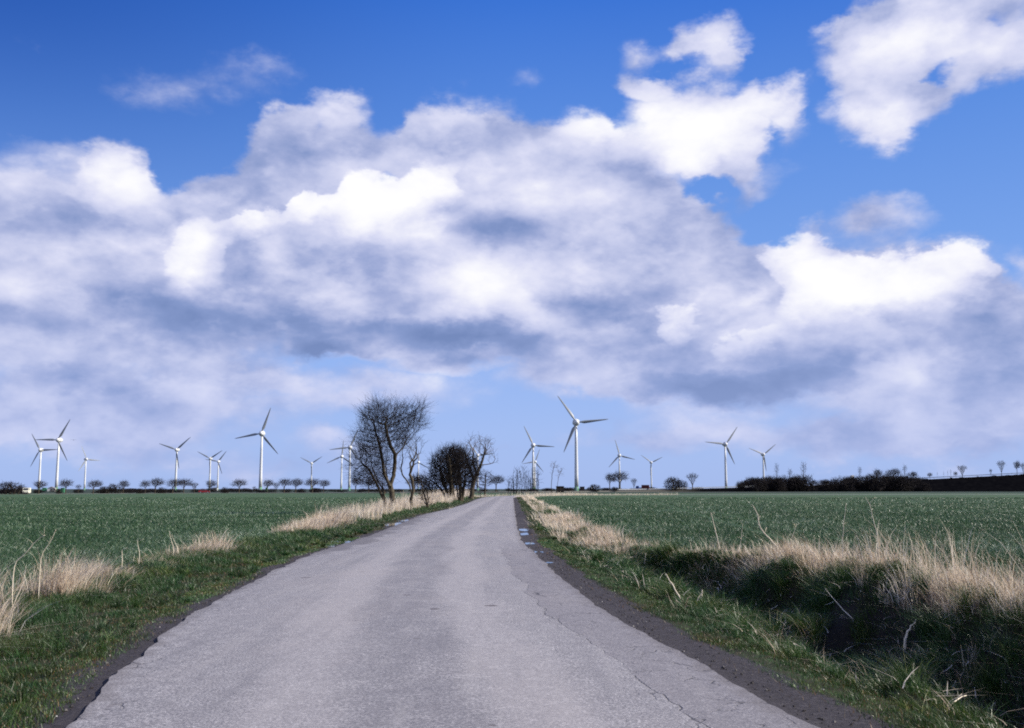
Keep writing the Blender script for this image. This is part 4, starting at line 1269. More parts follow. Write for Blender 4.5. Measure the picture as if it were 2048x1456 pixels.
px_tree('ash_tree', 'tall ash with open fan of upward branches rising behind the hawthorn clump', (942, 995), 165.0,
        [[(942, 995), (944, 975), (948, 958), (954, 943), (961, 928), (966, 915), (968, 900)], [(948, 958), (940, 940), (934, 920), (930, 900)],
         [(954, 943), (945, 925), (947, 905), (942, 890)], [(961, 928), (975, 926), (986, 923), (990, 915)], [(961, 928), (966, 912), (972, 900)], [(934, 997), (938, 975), (944, 960)]],
        [(945, 892, 26, 20, 1.3), (965, 890, 22, 20, 1.2), (928, 900, 20, 18, 0.7), (978, 905, 13, 14, 0.4), (990, 920, 8, 8, 0.1), (950, 915, 22, 16, 0.5)],
        900, 0.55, 21, tip=0.022, power=1.9, split=0.08, twig=2, twig_len=1.3, trunk_r=0.36, group='trees by the bend', tm=twig2_m, up=0.2)
px_tree('young_ash', 'bare tree with spreading crown right of the tall ash', (970, 986), 215.0,
        [[(970, 986), (970, 970), (971, 955), (972, 940)]], [(970, 950, 20, 16, 1), (962, 962, 14, 12, .5), (978, 955, 14, 10, .4)], 700, 0.45, 23,
        tip=0.026, split=0.08, twig=2, twig_len=1.0, group='trees by the bend')
px_tree('thin_shrub', 'small brown shrub in the dry grass at the bend', (961, 993), 190.0,
        [[(961, 993), (961, 985), (960, 978)]], [(960, 980, 5, 7, 1)], 120, 0.25, 24, tip=0.02, split=0.05, twig=2, twig_len=0.4, cat='shrub')

# thicket and thin tall trees behind the bend
for k, (px, top, w_, lab) in enumerate([(1022, 946, 8, 'leftmost low bushy tree of the thicket behind the bend'), (1034, 930, 9, 'tall many stemmed tree at left of the thicket behind the bend'),
                                        (1047, 928, 10, 'tallest middle tree of the thicket behind the bend'), (1060, 940, 9, 'rounded tree in the middle right of the thicket behind the bend'),
                                        (1072, 928, 9, 'slim tree at the right end of the thicket behind the bend')]):
    ch = [[(px, 983), (px + 1, 968), (px + random.uniform(-3, 3), top + 14)]]
    for q in range(4):
        x_ = px + random.uniform(-6, 6)
        ch.append([(x_, 983), (x_ + random.uniform(-1, 1), 965), (x_ + random.uniform(-4, 4), top + random.uniform(5, 22))])
    px_tree('thicket_tree', lab, (px, 983.0), 330.0, ch, [(px, top + 16, w_ * 1.1, 16, 1), (px, 966, w_ * 1.1, 14, 0.9)], 420, 0.8, 40 + k,
            tip=0.030, split=0.11, twig=2, twig_len=1.5, group='thicket behind the bend', up=0.3)
px_tree('tall_thin_tree', 'taller of the two slim bare trees beside the dark hut', (1103, 983), 360.0,
        [[(1103, 983), (1103, 960), (1105, 942), (1108, 930)]], [(1109, 928, 8, 9, 1), (1105, 938, 5, 7, .3)], 170, 0.7, 51, tip=0.03, split=0.09, twig=2, twig_len=1.4, group='slim trees beside the hut', tm=twig2_m)
px_tree('tall_thin_tree', 'shorter slim bare tree leaning right, behind the dark hut', (1115, 983), 360.0,
        [[(1115, 983), (1115, 965), (1118, 950), (1121, 940)]], [(1121, 940, 8, 8, 1), (1117, 948, 5, 6, .3)], 150, 0.7, 52, tip=0.03, split=0.09, twig=2, twig_len=1.4, group='slim trees beside the hut', tm=twig2_m)

# ------------------------------------------------------------------ roadside trees far off: a few grown shapes, repeated at their places
def unit_tree(seed, kind):
    rg = np.random.default_rng(seed)
    if kind == 'round':                                     # 5.2 m tall: clear trunk, rounded crown
        ch = [[(0, 0, -0.3), (0.02, 0, 1.0), (0.05, 0, 2.1), (-0.3, .1, 3.2)], [(0.05, 0, 2.1), (0.7, -.2, 3.2)], [(0.05, 0, 1.9), (-0.9, .3, 2.9)], [(0.05, 0, 2.0), (0.2, 1.0, 3.0)]]
        bl = [(rg.normal(0, .3), 0, 3.6, 1.9, 1.9, 1.15, 1.0), (rg.uniform(-1.3, 1.3), 0, 3.4 + rg.uniform(-.5, .6), 1.3, 1.2, 0.9, 0.5), (rg.uniform(-1.6, 1.6), 0, 3.0 + rg.uniform(-.3, .3), 0.9, .9, .5, .25)]
        return grow(ch, bl, 700, 0.26, seed, tip=0.019, power=2.0, split=0.07, twig=2, twig_len=1.3, trunk_r=0.15, twig_up=0.45)
    if kind == 'bush':                                      # 2.6 m tall: many stems from the ground
        ch = [[(0, 0, -0.2), (0.1, 0, 0.6), (0.3, 0, 1.4)]] + [[(x, 0, -0.1), (x * 1.4, rg.normal(0, .3), 1.2)] for x in (-1.2, -0.6, 0.7, 1.3)]
        bl = [(0, 0, 1.3, 1.9, 1.4, 1.2, 1.0), (rg.uniform(-.8, .8), 0, 1.8, 1.0, 1.0, 0.8, 0.4), (0, 0, 0.6, 2.0, 1.3, 0.6, .6)]
        return grow(ch, bl, 650, 0.24, seed, tip=0.022, split=0.05, twig=2, twig_len=0.6, dk=0.2)
    if kind == 'pole':                                      # 8 m tall, narrow
        ch = [[(0, 0, -0.3), (0.0, 0, 3.0), (0.2, 0, 6.5)]]
        bl = [(0.1, 0, 5.8, 1.1, 1.1, 2.2, 1.0), (0, 0, 3.4, 0.8, .8, 1.2, .2)]
        return grow(ch, bl, 240, 0.4, seed, tip=0.024, split=0.07, twig=2, twig_len=0.9, up=0.25)
    if kind == 'vase':                                      # 5 m tall, fan-shaped
        ch = [[(0, 0, -0.3), (0, 0, 1.2), (-0.8, 0, 3.0)], [(0, 0, 1.2), (0.9, 0, 3.0)], [(0, 0, 1.3), (0.1, .5, 3.2)]]
        bl = [(0, 0, 4.0, 2.0, 1.6, 1.0, 1.0), (0, 0, 2.9, 1.1, 1.0, .9, .5)]
        return grow(ch, bl, 420, 0.3, seed, tip=0.022, split=0.06, twig=2, twig_len=0.8, up=0.2)
PROTO = {}
def proto(kind, v):
    key = (kind, v)
    if key not in PROTO:
        tr_, cr_ = unit_tree(300 + 7 * v + len(kind), kind)
        PROTO[key] = (np_mesh('trunk', tr_[0], [tr_[1]], None, True), np_mesh('crown', cr_[0], [cr_[1]]))
        PROTO[key][0].materials.append(bark_m)
        PROTO[key][1].materials.append(dark_m if kind == 'bush' else twig_m)
    return PROTO[key]
UNIT_H = {'round': 5.2, 'bush': 2.7, 'pole': 8.4, 'vase': 5.3}
def far_tree(kind, v, px, top, foot_y, Y, label, group, name, wide=1.0):
    tm_, cm_ = proto(kind, v)
    a = at(px, foot_y, Y)
    s = (foot_y - top) / F * Y / UNIT_H[kind]
    root = empty(name, (a.x, a.y, a.z - 0.05), random.uniform(-0.5, 0.5), label, 'shrub' if kind == 'bush' else 'tree', group)
    wide *= random.uniform(0.9, 1.3); s *= random.uniform(0.94, 1.07)
    root.scale = (s * wide, s * wide, s)
    for nm, me in (('trunk', tm_), ('crown', cm_)):
        o = bpy.data.objects.new(nm if kind != 'bush' or nm == 'crown' else 'stem', me)
        COL.objects.link(o); o.parent = root
    return root

ROADPTS = [(-900, 991, 250), (-300, 990, 280), (0, 988.6, 302), (400, 986.3, 385), (820, 984.4, 480), (1100, 982.6, 560), (1300, 980.0, 600), (1480, 975, 620),
           (1650, 969.5, 640), (1800, 961.5, 650), (2048, 949, 650), (2400, 932, 650), (3000, 915, 650)]
def road_at(px):
    xs = [p[0] for p in ROADPTS]
    return float(np.interp(px, xs, [p[1] for p in ROADPTS])), float(np.interp(px, xs, [p[2] for p in ROADPTS]))

AV = 'bare trees along the far road'
ave = [('bush', 0, 19, 963, 1.25, 'wide dark bush at the far left end of the horizon'), ('bush', 1, 45, 972, 1.1, 'low dark bush behind the pale van'),
       ('round', 0, 77, 962, 1.15, 'bare tree at the foot of the leftmost turbine'), ('round', 1, 131, 959, 1.05, 'bare tree just right of the second turbine from the left'),
       ('bush', 2, 118, 976, 1.0, 'dark bush hiding the foot of the second turbine from the left'),
       ('vase', 0, 156, 968, 0.9, 'faint small tree between the second and third turbines'), ('round', 2, 186, 958, 1.1, 'dense tree just right of the small white third turbine'),
       ('bush', 0, 208, 973, 1.1, 'low bush right of the tree by the third turbine'), ('bush', 1, 229, 966, 1.0, 'dark bush joined to the tree left of the gap'),
       ('round', 3, 246, 960, 1.0, 'bare tree on the left edge of the gap in the row'), ('bush', 2, 280, 976, 1.0, 'low dark bush in the gap in the row'),
       ('round', 1, 290, 959, 0.85, 'slim left tree of the pair left of the fourth turbine'), ('round', 0, 310, 957, 1.0, 'taller right tree of the pair left of the fourth turbine'),
       ('bush', 0, 324, 974, 0.9, 'little bush right of the pair left of the fourth turbine'),
       ('round', 2, 345, 958, 1.05, 'bare tree just left of the fourth turbine tower'), ('round', 3, 367, 958, 1.05, 'bare tree just right of the fourth turbine tower'),
       ('vase', 1, 388, 963, 0.9, 'faint broad bush like tree left of the red car'), ('round', 0, 419, 960, 0.95, 'small tree below the turbine pair at left'),
       ('bush', 1, 450, 974, 0.9, 'low bush left of the lone round tree'), ('round', 1, 478, 957, 1.0, 'lone round tree left of the tall left turbine'),
       ('vase', 0, 508, 972, 0.7, 'tiny faint tree left of the tall left turbine'), ('round', 2, 534, 957, 0.9, 'round tree beside the green cabinet at the tall left turbine'),
       ('vase', 1, 552, 963, 0.9, 'thin tree second right of the tall left turbine'), ('round', 3, 568, 957, 1.05, 'round tree third right of the tall left turbine'),
       ('round', 0, 591, 956, 1.0, 'round tree fourth right of the tall left turbine'), ('bush', 2, 603, 976, 1.3, 'low flat bush between two round trees'),
       ('round', 1, 624.5, 956, 1.05, 'round tree in front of the small faint turbine'), ('round', 2, 647, 957, 0.95, 'last free standing round tree before the tallest roadside tree'),
       ('round', 3, 711, 955, 1.0, 'tree half hidden behind the left twigs of the tallest tree'), ('round', 0, 737, 957, 1.0, 'tree behind the crown of the tallest tree'),
       ('round', 1, 829, 952, 1.0, 'tree behind the twisted roadside tree'), ('round', 2, 992, 951, 0.9, 'small round tree right of the ash at the bend'),
       ('round', 3, 1219.4, 945, 0.75, 'slim round tree right of the tall centre turbine'), ('round', 1, 1240, 944, 0.9, 'round tree in front of the turbine right of centre'),
       ('vase', 0, 1268, 956, 0.7, 'faint small tree left of the dark lorry'), ('vase', 1, 1385, 947, 1.0, 'spreading tree right of the dark round bush'),
       ('bush', 0, 1190, 968, 1.2, 'brown bush right of the tall centre turbine'), ('bush', 1, 1230, 973, 1.2, 'low bush under the pair of round trees'),
       ('bush', 2, 1345, 952, 0.85, 'large dark bush right of the dark lorry'), ('bush', 0, 1362, 960, 1.0, 'lower dark bush joined to the large dark bush'),
       ('bush', 1, 1300, 974, 1.2, 'low bush at the foot of the small right turbine'), ('bush', 2, 1137, 975, 1.2, 'low bush between the hut and the tall centre turbine')]
for kind, v, px, top, wide, lab in ave:
    fy, Yd = road_at(px)
    far_tree(kind, v, px, top, fy + 0.3, Yd + random.uniform(-6, 6), lab, AV, {'round': 'roadside_tree', 'bush': 'roadside_bush', 'vase': 'roadside_tree', 'pole': 'roadside_tree'}[kind], wide)

RW = 'single trees above the dark bank'
for kind, v, px, top, wide, lab in [
        ('pole', 0, 1554, 926, 0.7, 'thin tall tree sticking out of the wood below the right turbine'), ('pole', 1, 1580, 932, 0.9, 'narrow tree in the middle of the dark wood'),
        ('pole', 0, 1607.6, 923, 0.9, 'tallest pointed tree of the dark wood'), ('pole', 1, 1720, 932, 0.8, 'pointed tree right of the pale building in the wood'),
        ('round', 0, 1755, 940, 0.9, 'bare tree between the pointed tree and the two round crowns'), ('round', 2, 1787, 937, 1.0, 'round dark crown near the right end of the wood'),
        ('pole', 1, 1810, 928, 0.8, 'thin tall tree at the right end of the wood'), ('round', 3, 1827, 943, 0.8, 'small faint tree right of the thin tall tree'),
        ('round', 1, 1860, 946, 0.8, 'faint low tree on the bank where the wood ends'),
        ('pole', 0, 1875, 942, 0.35, 'bare sapling like a pole, left of the four thin poles'), ('pole', 1, 1888, 941, 0.35, 'first of the four thin pole like saplings on the bank'),
        ('pole', 0, 1896, 939, 0.35, 'second of the four thin pole like saplings on the bank'), ('pole', 1, 1902, 938, 0.35, 'third of the four thin pole like saplings on the bank'),
        ('pole', 0, 1908, 941, 0.35, 'last of the four thin pole like saplings on the bank'),
        ('vase', 0, 1925, 931, 0.9, 'dark vase shaped tree standing alone on the bank'), ('round', 1, 1912, 944, 0.6, 'small tree at left of the vase shaped tree'),
        ('vase', 1, 1982, 938, 0.45, 'tiny tree between the vase shaped tree and the right pair'),
        ('vase', 0, 2003.5, 921, 0.6, 'small fan topped tree on the bank near the right edge'), ('round', 2, 2034.5, 923, 0.55, 'lollipop shaped tree on the bank at the right edge'),
        ('vase', 1, 2047, 926, 0.5, 'tree cut off by the right edge of the picture')]:
    fy, Yd = road_at(px)
    far_tree(kind, v, px, top, fy + 1, Yd - 3, lab, RW, 'bank_tree', wide)

# ------------------------------------------------------------------ the far road on its bank
rp = catmull([tuple(at(a, b_, d)) for a, b_, d in ROADPTS], 10)
tgr = np.gradient(rp[:, :2], axis=0); tgr /= np.linalg.norm(tgr, axis=1)[:, None]
nr = np.stack([tgr[:, 1], -tgr[:, 0]], 1)                   # towards the camera
def lane(o): return rp[:, :2] + nr * o
zz = rp[:, 2]
prof = [(3.0, 0.0), (3.9, -0.1)]
hh = np.maximum(zz, 0.05)
V, Fq = [], []
cols = []
def colv(off, z): return np.concatenate([lane_off(off), z[:, None]], 1)
def lane_off(off): return rp[:, :2] + nr * (off if np.ndim(off) == 0 else off[:, None])
top_z = hh
rngb = np.random.default_rng(5)
bank_cols = [colv(3.9 + 2.4 * hh + 1.5, np.full(len(rp), -0.25)), colv(3.9 + 1.6 * hh, hh * 0.32 + rngb.normal(0, .12, len(rp)) * np.minimum(hh, 1)), colv(3.9 + 0.8 * hh, hh * 0.68 + rngb.normal(0, .12, len(rp)) * np.minimum(hh, 1)),
             colv(3.9, hh - 0.05), colv(-3.9, hh - 0.05), colv(-3.9 - 2.5 * hh - 1, np.full(len(rp), -0.25))]
V = np.stack(bank_cols, 1).reshape(-1, 3); nc = len(bank_cols)
i_, j_ = np.meshgrid(np.arange(len(rp) - 1), np.arange(nc - 1), indexing='ij')
q0 = (i_ * nc + j_).ravel()
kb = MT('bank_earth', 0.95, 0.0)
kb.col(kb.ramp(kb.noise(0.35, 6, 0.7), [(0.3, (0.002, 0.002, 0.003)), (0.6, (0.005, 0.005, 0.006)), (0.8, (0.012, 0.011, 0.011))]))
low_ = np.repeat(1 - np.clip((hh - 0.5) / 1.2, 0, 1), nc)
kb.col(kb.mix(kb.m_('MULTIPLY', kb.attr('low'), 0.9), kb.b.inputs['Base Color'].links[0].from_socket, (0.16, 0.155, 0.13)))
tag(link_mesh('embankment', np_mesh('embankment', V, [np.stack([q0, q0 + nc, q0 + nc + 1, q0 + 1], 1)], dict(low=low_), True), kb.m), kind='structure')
V = np.stack([colv(3.0, hh + 0.02), colv(-3.0, hh + 0.02)], 1).reshape(-1, 3)
q0 = np.arange(len(rp) - 1) * 2
tag(link_mesh('far_road', np_mesh('far_road', V, [np.stack([q0, q0 + 2, q0 + 3, q0 + 1], 1)]), simple('far_tarmac', (0.30, 0.29, 0.29), 0.7, 0.3, 0.1, 0.3)), kind='structure')
# crash barrier along the rising part of the far road
rail_m = simple('galvanised_rail', (0.42, 0.44, 0.46), 0.45, 0.5, 0.1, 2, 0.3)
xr = [1235, 1300, 1400, 1500, 1600, 1700, 1800, 1900, 1980, 2048, 2150, 2300]
gp = [at(x, road_at(x)[0] - 2.0 - (x > 1750) * 1.3, road_at(x)[1] - 4) for x in xr]
gp = [Vector(q) for q in catmull([tuple(p) for p in gp], 6)]
gr = empty('crash_barrier', gp[0], 0, 'long pale crash barrier following the far road up the dark bank', 'barrier')
rel = [p - gp[0] for p in gp]
pv, pf = [], []
for i, p in enumerate(rel):
    for dy, dz in ((-0.05, -0.22), (0.05, -0.22), (0.05, 0.22), (-0.05, 0.22)): pv.append(p + Vector((0, dy, dz)))
for i in range(len(rel) - 1):
    for k in range(4): pf.append((i * 4 + k, i * 4 + (k + 1) % 4, i * 4 + 4 + (k + 1) % 4, i * 4 + 4 + k))
link_mesh('rail', py_mesh('rail', [(pv, pf)]), rail_m, gr)
tube_post = tube([(0, 0, -0.9), (0, 0, 0.1)], [0.07, 0.07], 6)
pm = py_mesh('post', [tube_post]); pm.materials.append(rail_m)
for i in range(0, len(rel), 2):
    o = bpy.data.objects.new('post', pm); COL.objects.link(o); o.parent = gr; o.location = rel[i] + Vector((0, 0.12, -0.1))

# dark wood on the bank and low scrub along the horizon: masses nobody could count
def scatter_mesh(name, items, mat, label, cat):
    Vs, Qs, off = [], [], 0
    for (kind, v, x, y, z, s, wd_, rot) in items:
        me = proto(kind, v)[1]
        n = len(me.vertices); co = np.empty(n * 3, np.float32); me.vertices.foreach_get('co', co); co = co.reshape(-1, 3)
        m = len(me.polygons); ix = np.empty(len(me.loops), np.int32); me.loops.foreach_get('vertex_index', ix)
        c_, s_2 = math.cos(rot), math.sin(rot)
        P = np.stack([(co[:, 0] * c_ - co[:, 1] * s_2) * s * wd_ + x, (co[:, 0] * s_2 + co[:, 1] * c_) * s * wd_ + y, co[:, 2] * s + z], 1)
        Vs.append(P); Qs.append(ix.reshape(-1, 4) + off); off += n
    o = link_mesh(name, np_mesh(name, np.concatenate(Vs), [np.concatenate(Qs)]), mat)
    return tag(o, label, cat, kind='stuff')
items = []
for k in range(105):
    px = random.uniform(1475, 1850)
    fy, Yd = road_at(px)
    d = Yd + random.choice((-1, -1, 1)) * random.uniform(4, 26)
    top = np.interp(px, [1475, 1500, 1560, 1600, 1640, 1660, 1690, 1740, 1800, 1850], [968, 957, 955, 953, 958, 960, 957, 950, 951, 957]) + random.uniform(-5, 10)
    a = at(px, 978, d)
    hgt = max(1.5, EYE + (978 - top) / F * d)
    gz = 0 if d > Yd + 12 or d < Yd - 14 else max(0.0, at(px, fy, Yd).z * 0.5)
    items.append((random.choice(('bush', 'bush', 'round', 'pole')), random.choice((0, 1, 2)), a.x, a.y, gz - 0.2, (hgt - gz) / (2.7), random.uniform(0.9, 1.3), random.uniform(0, 6)))
items = [(a, b_, x, y, z, s * (0.52 if a == 'round' else 0.42 if a == 'pole' else 1), w_, r_) for a, b_, x, y, z, s, w_, r_ in items]
scatter_mesh('dark_wood', items, dark_m, 'dark leafless wood covering the left end of the far bank', 'wood')
items = []
for k in range(190):
    px = random.uniform(-60, 1500)
    fy, Yd = road_at(px)
    d = Yd + random.uniform(8, 260)
    a = at(px, 978, d)
    s = random.uniform(0.30, 0.85) * d / 520
    if 640 < px < 1090: s *= 0.8
    items.append(('bush', random.choice((0, 1, 2)), a.x, a.y, -0.1, s, random.uniform(1.5, 3.2), random.uniform(0, 6)))
for k in range(60):
    px = random.uniform(1690, 2090)
    fy, Yd = road_at(px)
    a = at(px, fy + 1.5, Yd - random.uniform(2, 5))
    items.append(('bush', random.choice((0, 1, 2)), a.x, a.y, a.z - 0.3, random.uniform(0.25, 0.8) * (1.3 if px < 1850 else 0.7), random.uniform(1.0, 2.2), random.uniform(0, 6)))
scatter_mesh('distant_scrub', items, dark_m, 'low dark scrub strung along the horizon behind the far road', 'scrub')
# ------------------------------------------------------------------ wind turbines
tw_m = simple('turbine_paint', (0.62, 0.64, 0.64), 0.38, 0.4, 0.03, 0.3)
bl_m = simple('blade_shaded_grey', (0.24, 0.26, 0.28), 0.45, 0.35, 0.03, 0.3)  # shade on the blades put into the colour, darker than the tower
gn_m = simple('green_tower_foot', (0.10, 0.26, 0.13), 0.5, 0.3, 0.08, 1)
hu_m = simple('nacelle_paint', (0.66, 0.67, 0.66), 0.35, 0.4, 0.03, 0.5)

def lathe(profile, sides=24, axis='Z'):
    V, Fq = [], []
    for (r_, z) in profile:
        for k in range(sides):
            a = 2 * math.pi * k / sides
            p = (r_ * math.cos(a), r_ * math.sin(a), z)
            if axis == 'Y': p = (p[0], -p[2], p[1])
            V.append(p)
    for i in range(len(profile) - 1):
        for k in range(sides):
            k2 = (k + 1) % sides
            Fq.append((i * sides + k, i * sides + k2, (i + 1) * sides + k2, (i + 1) * sides + k))
    Fq.append(tuple(range(sides - 1, -1, -1)))
    Fq.append(tuple((len(profile) - 1) * sides + k for k in range(sides)))
    return V, Fq

HUB_H = 42.0
tower_me = py_mesh('tower', [lathe([(1.22, 3.0), (1.15, 10), (1.02, 20), (0.88, 30), (0.74, 40.2)], 20)], True)
foot_me = py_mesh('tower_foot', [lathe([(1.30, -0.6), (1.28, 0.2), (1.245, 1.5), (1.225, 3.0)], 20)], True)
door_me = py_mesh('door', [([(-0.4, -1.31, 0.6), (0.4, -1.31, 0.6), (0.4, -1.29, 2.6), (-0.4, -1.29, 2.6), (-0.4, -1.15, 0.6), (0.4, -1.15, 0.6), (0.4, -1.15, 2.6), (-0.4, -1.15, 2.6)],
                            [(0, 1, 2, 3), (5, 4, 7, 6), (4, 0, 3, 7), (1, 5, 6, 2), (3, 2, 6, 7), (4, 5, 1, 0)])])
# rounded nacelle behind the ring generator; local -Y is the wind side
nac_me = py_mesh('nacelle', [lathe([(0.25, -4.6), (0.9, -4.4), (1.35, -3.6), (1.7, -2.4), (1.95, -1.2), (2.15, -0.5), (2.25, 0.1), (2.2, 0.55), (1.95, 0.75)], 28, 'Y')], True)
neck_me = py_mesh('neck', [lathe([(0.74, -1.85), (0.95, -1.5), (0.95, -0.4)], 20)], True)
spin_me = py_mesh('spinner', [lathe([(1.85, 0.78), (1.9, 1.1), (1.75, 1.9), (1.4, 2.6), (0.9, 3.1), (0.35, 3.35), (0.05, 3.4)], 28, 'Y')], True)
def blade_mesh():
    V, Fq = [], []
    st = [(1.2, 0.42, 0.42, 0.0, 0.0), (2.4, 0.42, 0.40, 0.0, 0.0), (3.4, 0.72, 0.34, 0.10, 20), (4.6, 0.98, 0.26, 0.22, 15), (7, 0.90, 0.20, 0.20, 11), (10, 0.74, 0.15, 0.15, 8),
          (13, 0.58, 0.11, 0.11, 5), (16, 0.44, 0.08, 0.08, 3), (18.5, 0.30, 0.05, 0.05, 1), (19.7, 0.17, 0.03, 0.03, 0), (20.1, 0.04, 0.01, 0.0, 0)]
    M = 12
    for (rr, c, t_, off, tw) in st:
        a0 = R(tw + 4)
        for k in range(M):
            a = 2 * math.pi * k / M
            x = c * (math.cos(a)) + off; y = t_ * math.sin(a) * (1.0 if math.cos(a) < 0 else (0.35 + .65 * (1 - math.cos(a))))
            V.append((x * math.cos(a0) - y * math.sin(a0), x * math.sin(a0) + y * math.cos(a0), rr))
    for i in range(len(st) - 1):
        for k in range(M):
            Fq.append((i * M + k, i * M + (k + 1) % M, (i + 1) * M + (k + 1) % M, (i + 1) * M + k))
    Fq.append(tuple(range(M - 1, -1, -1))); Fq.append(tuple((len(st) - 1) * M + k for k in range(M)))
    return py_mesh('blade', [(V, Fq)], True)
blade_me = blade_mesh()
for me_, m_ in ((tower_me, tw_m), (foot_me, gn_m), (door_me, tw_m), (nac_me, hu_m), (neck_me, tw_m), (spin_me, hu_m), (blade_me, bl_m)):
    me_.materials.append(m_)

TURB = [  # hub px, one blade tip px, label, yaw, scale
    (82, 900, 64, 870, 'small leftmost turbine standing beside a taller one', -8),
    (118, 880, 142.5, 838.5, 'tall turbine second from the left with a blade pointing up right', -8),
    (172, 918.5, 160.5, 946, 'small faint white turbine third from the left', 52),
    (354, 899.5, 383.5, 873.5, 'turbine above the tree row left of the red car, one blade hanging down its tower', -6),
    (421, 917, 446, 901, 'left one of the small overlapping turbine pair', -6),
    (437, 923, 454, 902, 'right and smaller one of the small overlapping turbine pair', -6),
    (524, 867, 541.5, 816.5, 'largest turbine on the left with its blades in a wide Y turned right', -4),
    (623.5, 926.6, 643, 914, 'tiny faint turbine left of the tallest roadside tree', 0),
    (683.6, 913, 686, 885.6, 'small turbine with one blade straight up, just left of the tallest tree', 6),
    (700, 895, 713.8, 863, 'turbine partly hidden by the left twigs of the tallest tree', 4),
    (837, 924.6, 860, 938, 'faint turbine between the twisted tree and the dark hawthorns', 2),
    (955.5, 910.6, 985, 907, 'turbine seen through the crown of the ash', 2),
    (1066.2, 890.7, 1048, 854, 'turbine left of the tallest centre turbine, above the thicket', 6),
    (1070, 923.5, 1077.5, 903, 'small turbine just behind the one above the thicket', 6),
    (1152, 845, 1116.5, 796, 'tallest and nearest turbine in the centre of the horizon', 8),
    (1238.5, 911, 1230, 881.5, 'turbine behind the pair of round trees right of centre', 8),
    (1302, 925, 1282, 911, 'tiny turbine above the dark lorry', 8),
    (1450, 888.7, 1474, 854.8, 'large turbine on the right half of the horizon', 10),
    (1526, 909, 1551.4, 888.7, 'rightmost turbine rising out of the dark wood', 10)]
for hx, hy, tx, ty, lab, yaw in TURB:
    Yd = (HUB_H - EYE) / ((978.3 - hy) / F)
    p = at(hx, hy, Yd)
    Yd = Yd * (HUB_H - EYE) / max(1, p.z - EYE)
    p = at(hx, hy, Yd)
    root = empty('wind_turbine', (p.x, p.y, p.z - HUB_H), 0, lab, 'wind turbine', 'wind turbines along the horizon')
    rz = R(yaw) + math.atan2(-p.x, p.y) * 0.0
    def add(nm, me_, loc=(0, 0, 0), rot=(0, 0, 0), par=root):
        o = bpy.data.objects.new(nm, me_); COL.objects.link(o); o.parent = par; o.location = loc; o.rotation_euler = rot
        return o
    add('tower', tower_me); add('tower_foot', foot_me); add('door', door_me)
    add('neck', neck_me, (0, 0, HUB_H))
    add('nacelle', nac_me, (0, 0, HUB_H), (0, 0, rz))
    add('spinner', spin_me, (0, 0, HUB_H), (0, 0, rz))
    ang = math.atan2((tx - hx) / max(0.3, math.cos(rz)), -(ty - hy))
    from mathutils import Matrix
    for k in range(3):
        a = ang + k * 2 * math.pi / 3
        M_ = Matrix.Translation((0, 0, HUB_H)) @ Matrix.Rotation(rz, 4, 'Z') @ Matrix.Translation((0, -1.9, 0)) @ Matrix.Rotation(a, 4, 'Y')
        o = bpy.data.objects.new('blade', blade_me); COL.objects.link(o); o.parent = root
        o.matrix_local = M_

# ------------------------------------------------------------------ boxes with soft edges for huts, cabinets and vehicles
def bbox(x0, x1, y0, y1, z0, z1, bev=0.0):
    if bev <= 0:
        V = [(x, y, z) for z in (z0, z1) for x, y in ((x0, y0), (x1, y0), (x1, y1), (x0, y1))]
        return V, [(3, 2, 1, 0), (4, 5, 6, 7), (0, 1, 5, 4), (1, 2, 6, 5), (2, 3, 7, 6), (3, 0, 4, 7)]
    b = bev
    ring = [(x0 + b, y0), (x1 - b, y0), (x1, y0 + b), (x1, y1 - b), (x1 - b, y1), (x0 + b, y1), (x0, y1 - b), (x0, y0 + b)]
    cx, cy = (x0 + x1) / 2, (y0 + y1) / 2
    V = []
    for z, ins in ((z0, b), (z0 + b, 0), (z1 - b, 0), (z1, b)):
        for x, y in ring:
            V.append((x + (ins if x < cx else -ins) * (ins > 0), y + (ins if y < cy else -ins) * (ins > 0), z))
    Fq = [tuple(range(7, -1, -1)), tuple(range(24, 32))]
    for i in range(3):
        for k in range(8): Fq.append((i * 8 + k, i * 8 + (k + 1) % 8, i * 8 + 8 + (k + 1) % 8, i * 8 + 8 + k))
    return V, Fq
def part(nm, geo, mat, parent, sm_=False):
    return link_mesh(nm, py_mesh(nm, geo if isinstance(geo, list) else [geo], sm_), mat, parent)
def side_prism(outline, y0, y1):
    n = len(outline)
    V = [(x, y0, z) for x, z in outline] + [(x, y1, z) for x, z in outline]
    return V, [tuple(range(n)), tuple(range(2 * n - 1, n - 1, -1))] + [(i, n + i, n + (i + 1) % n, (i + 1) % n) for i in range(n)]
glass_m = simple('dark_glass', (0.02, 0.025, 0.03), 0.08, 0.6, 0.1, 2)
tyre_m = simple('tyre_rubber', (0.02, 0.02, 0.02), 0.85, 0.2, 0.1, 4)
hubcap_m = simple('wheel_metal', (0.4, 0.4, 0.42), 0.4, 0.5, 0.05, 3, 0.6)
def wheel(par, x, y, r_=0.32, w_=0.2):
    tyre = part('wheel', lathe([(r_ * .7, -w_ / 2), (r_, -w_ / 2 + .03), (r_, w_ / 2 - .03), (r_ * .7, w_ / 2)], 18, 'Y'), tyre_m, par)
    tyre.location = (x, y, r_)
    part('hubcap', lathe([(r_ * .55, -w_ / 2 - .02), (r_ * .55, w_ / 2 + .02)], 14, 'Y'), hubcap_m, tyre)
def ground_z(px, off=0.0):
    fy, Yd = road_at(px); return at(px, fy, Yd + off)

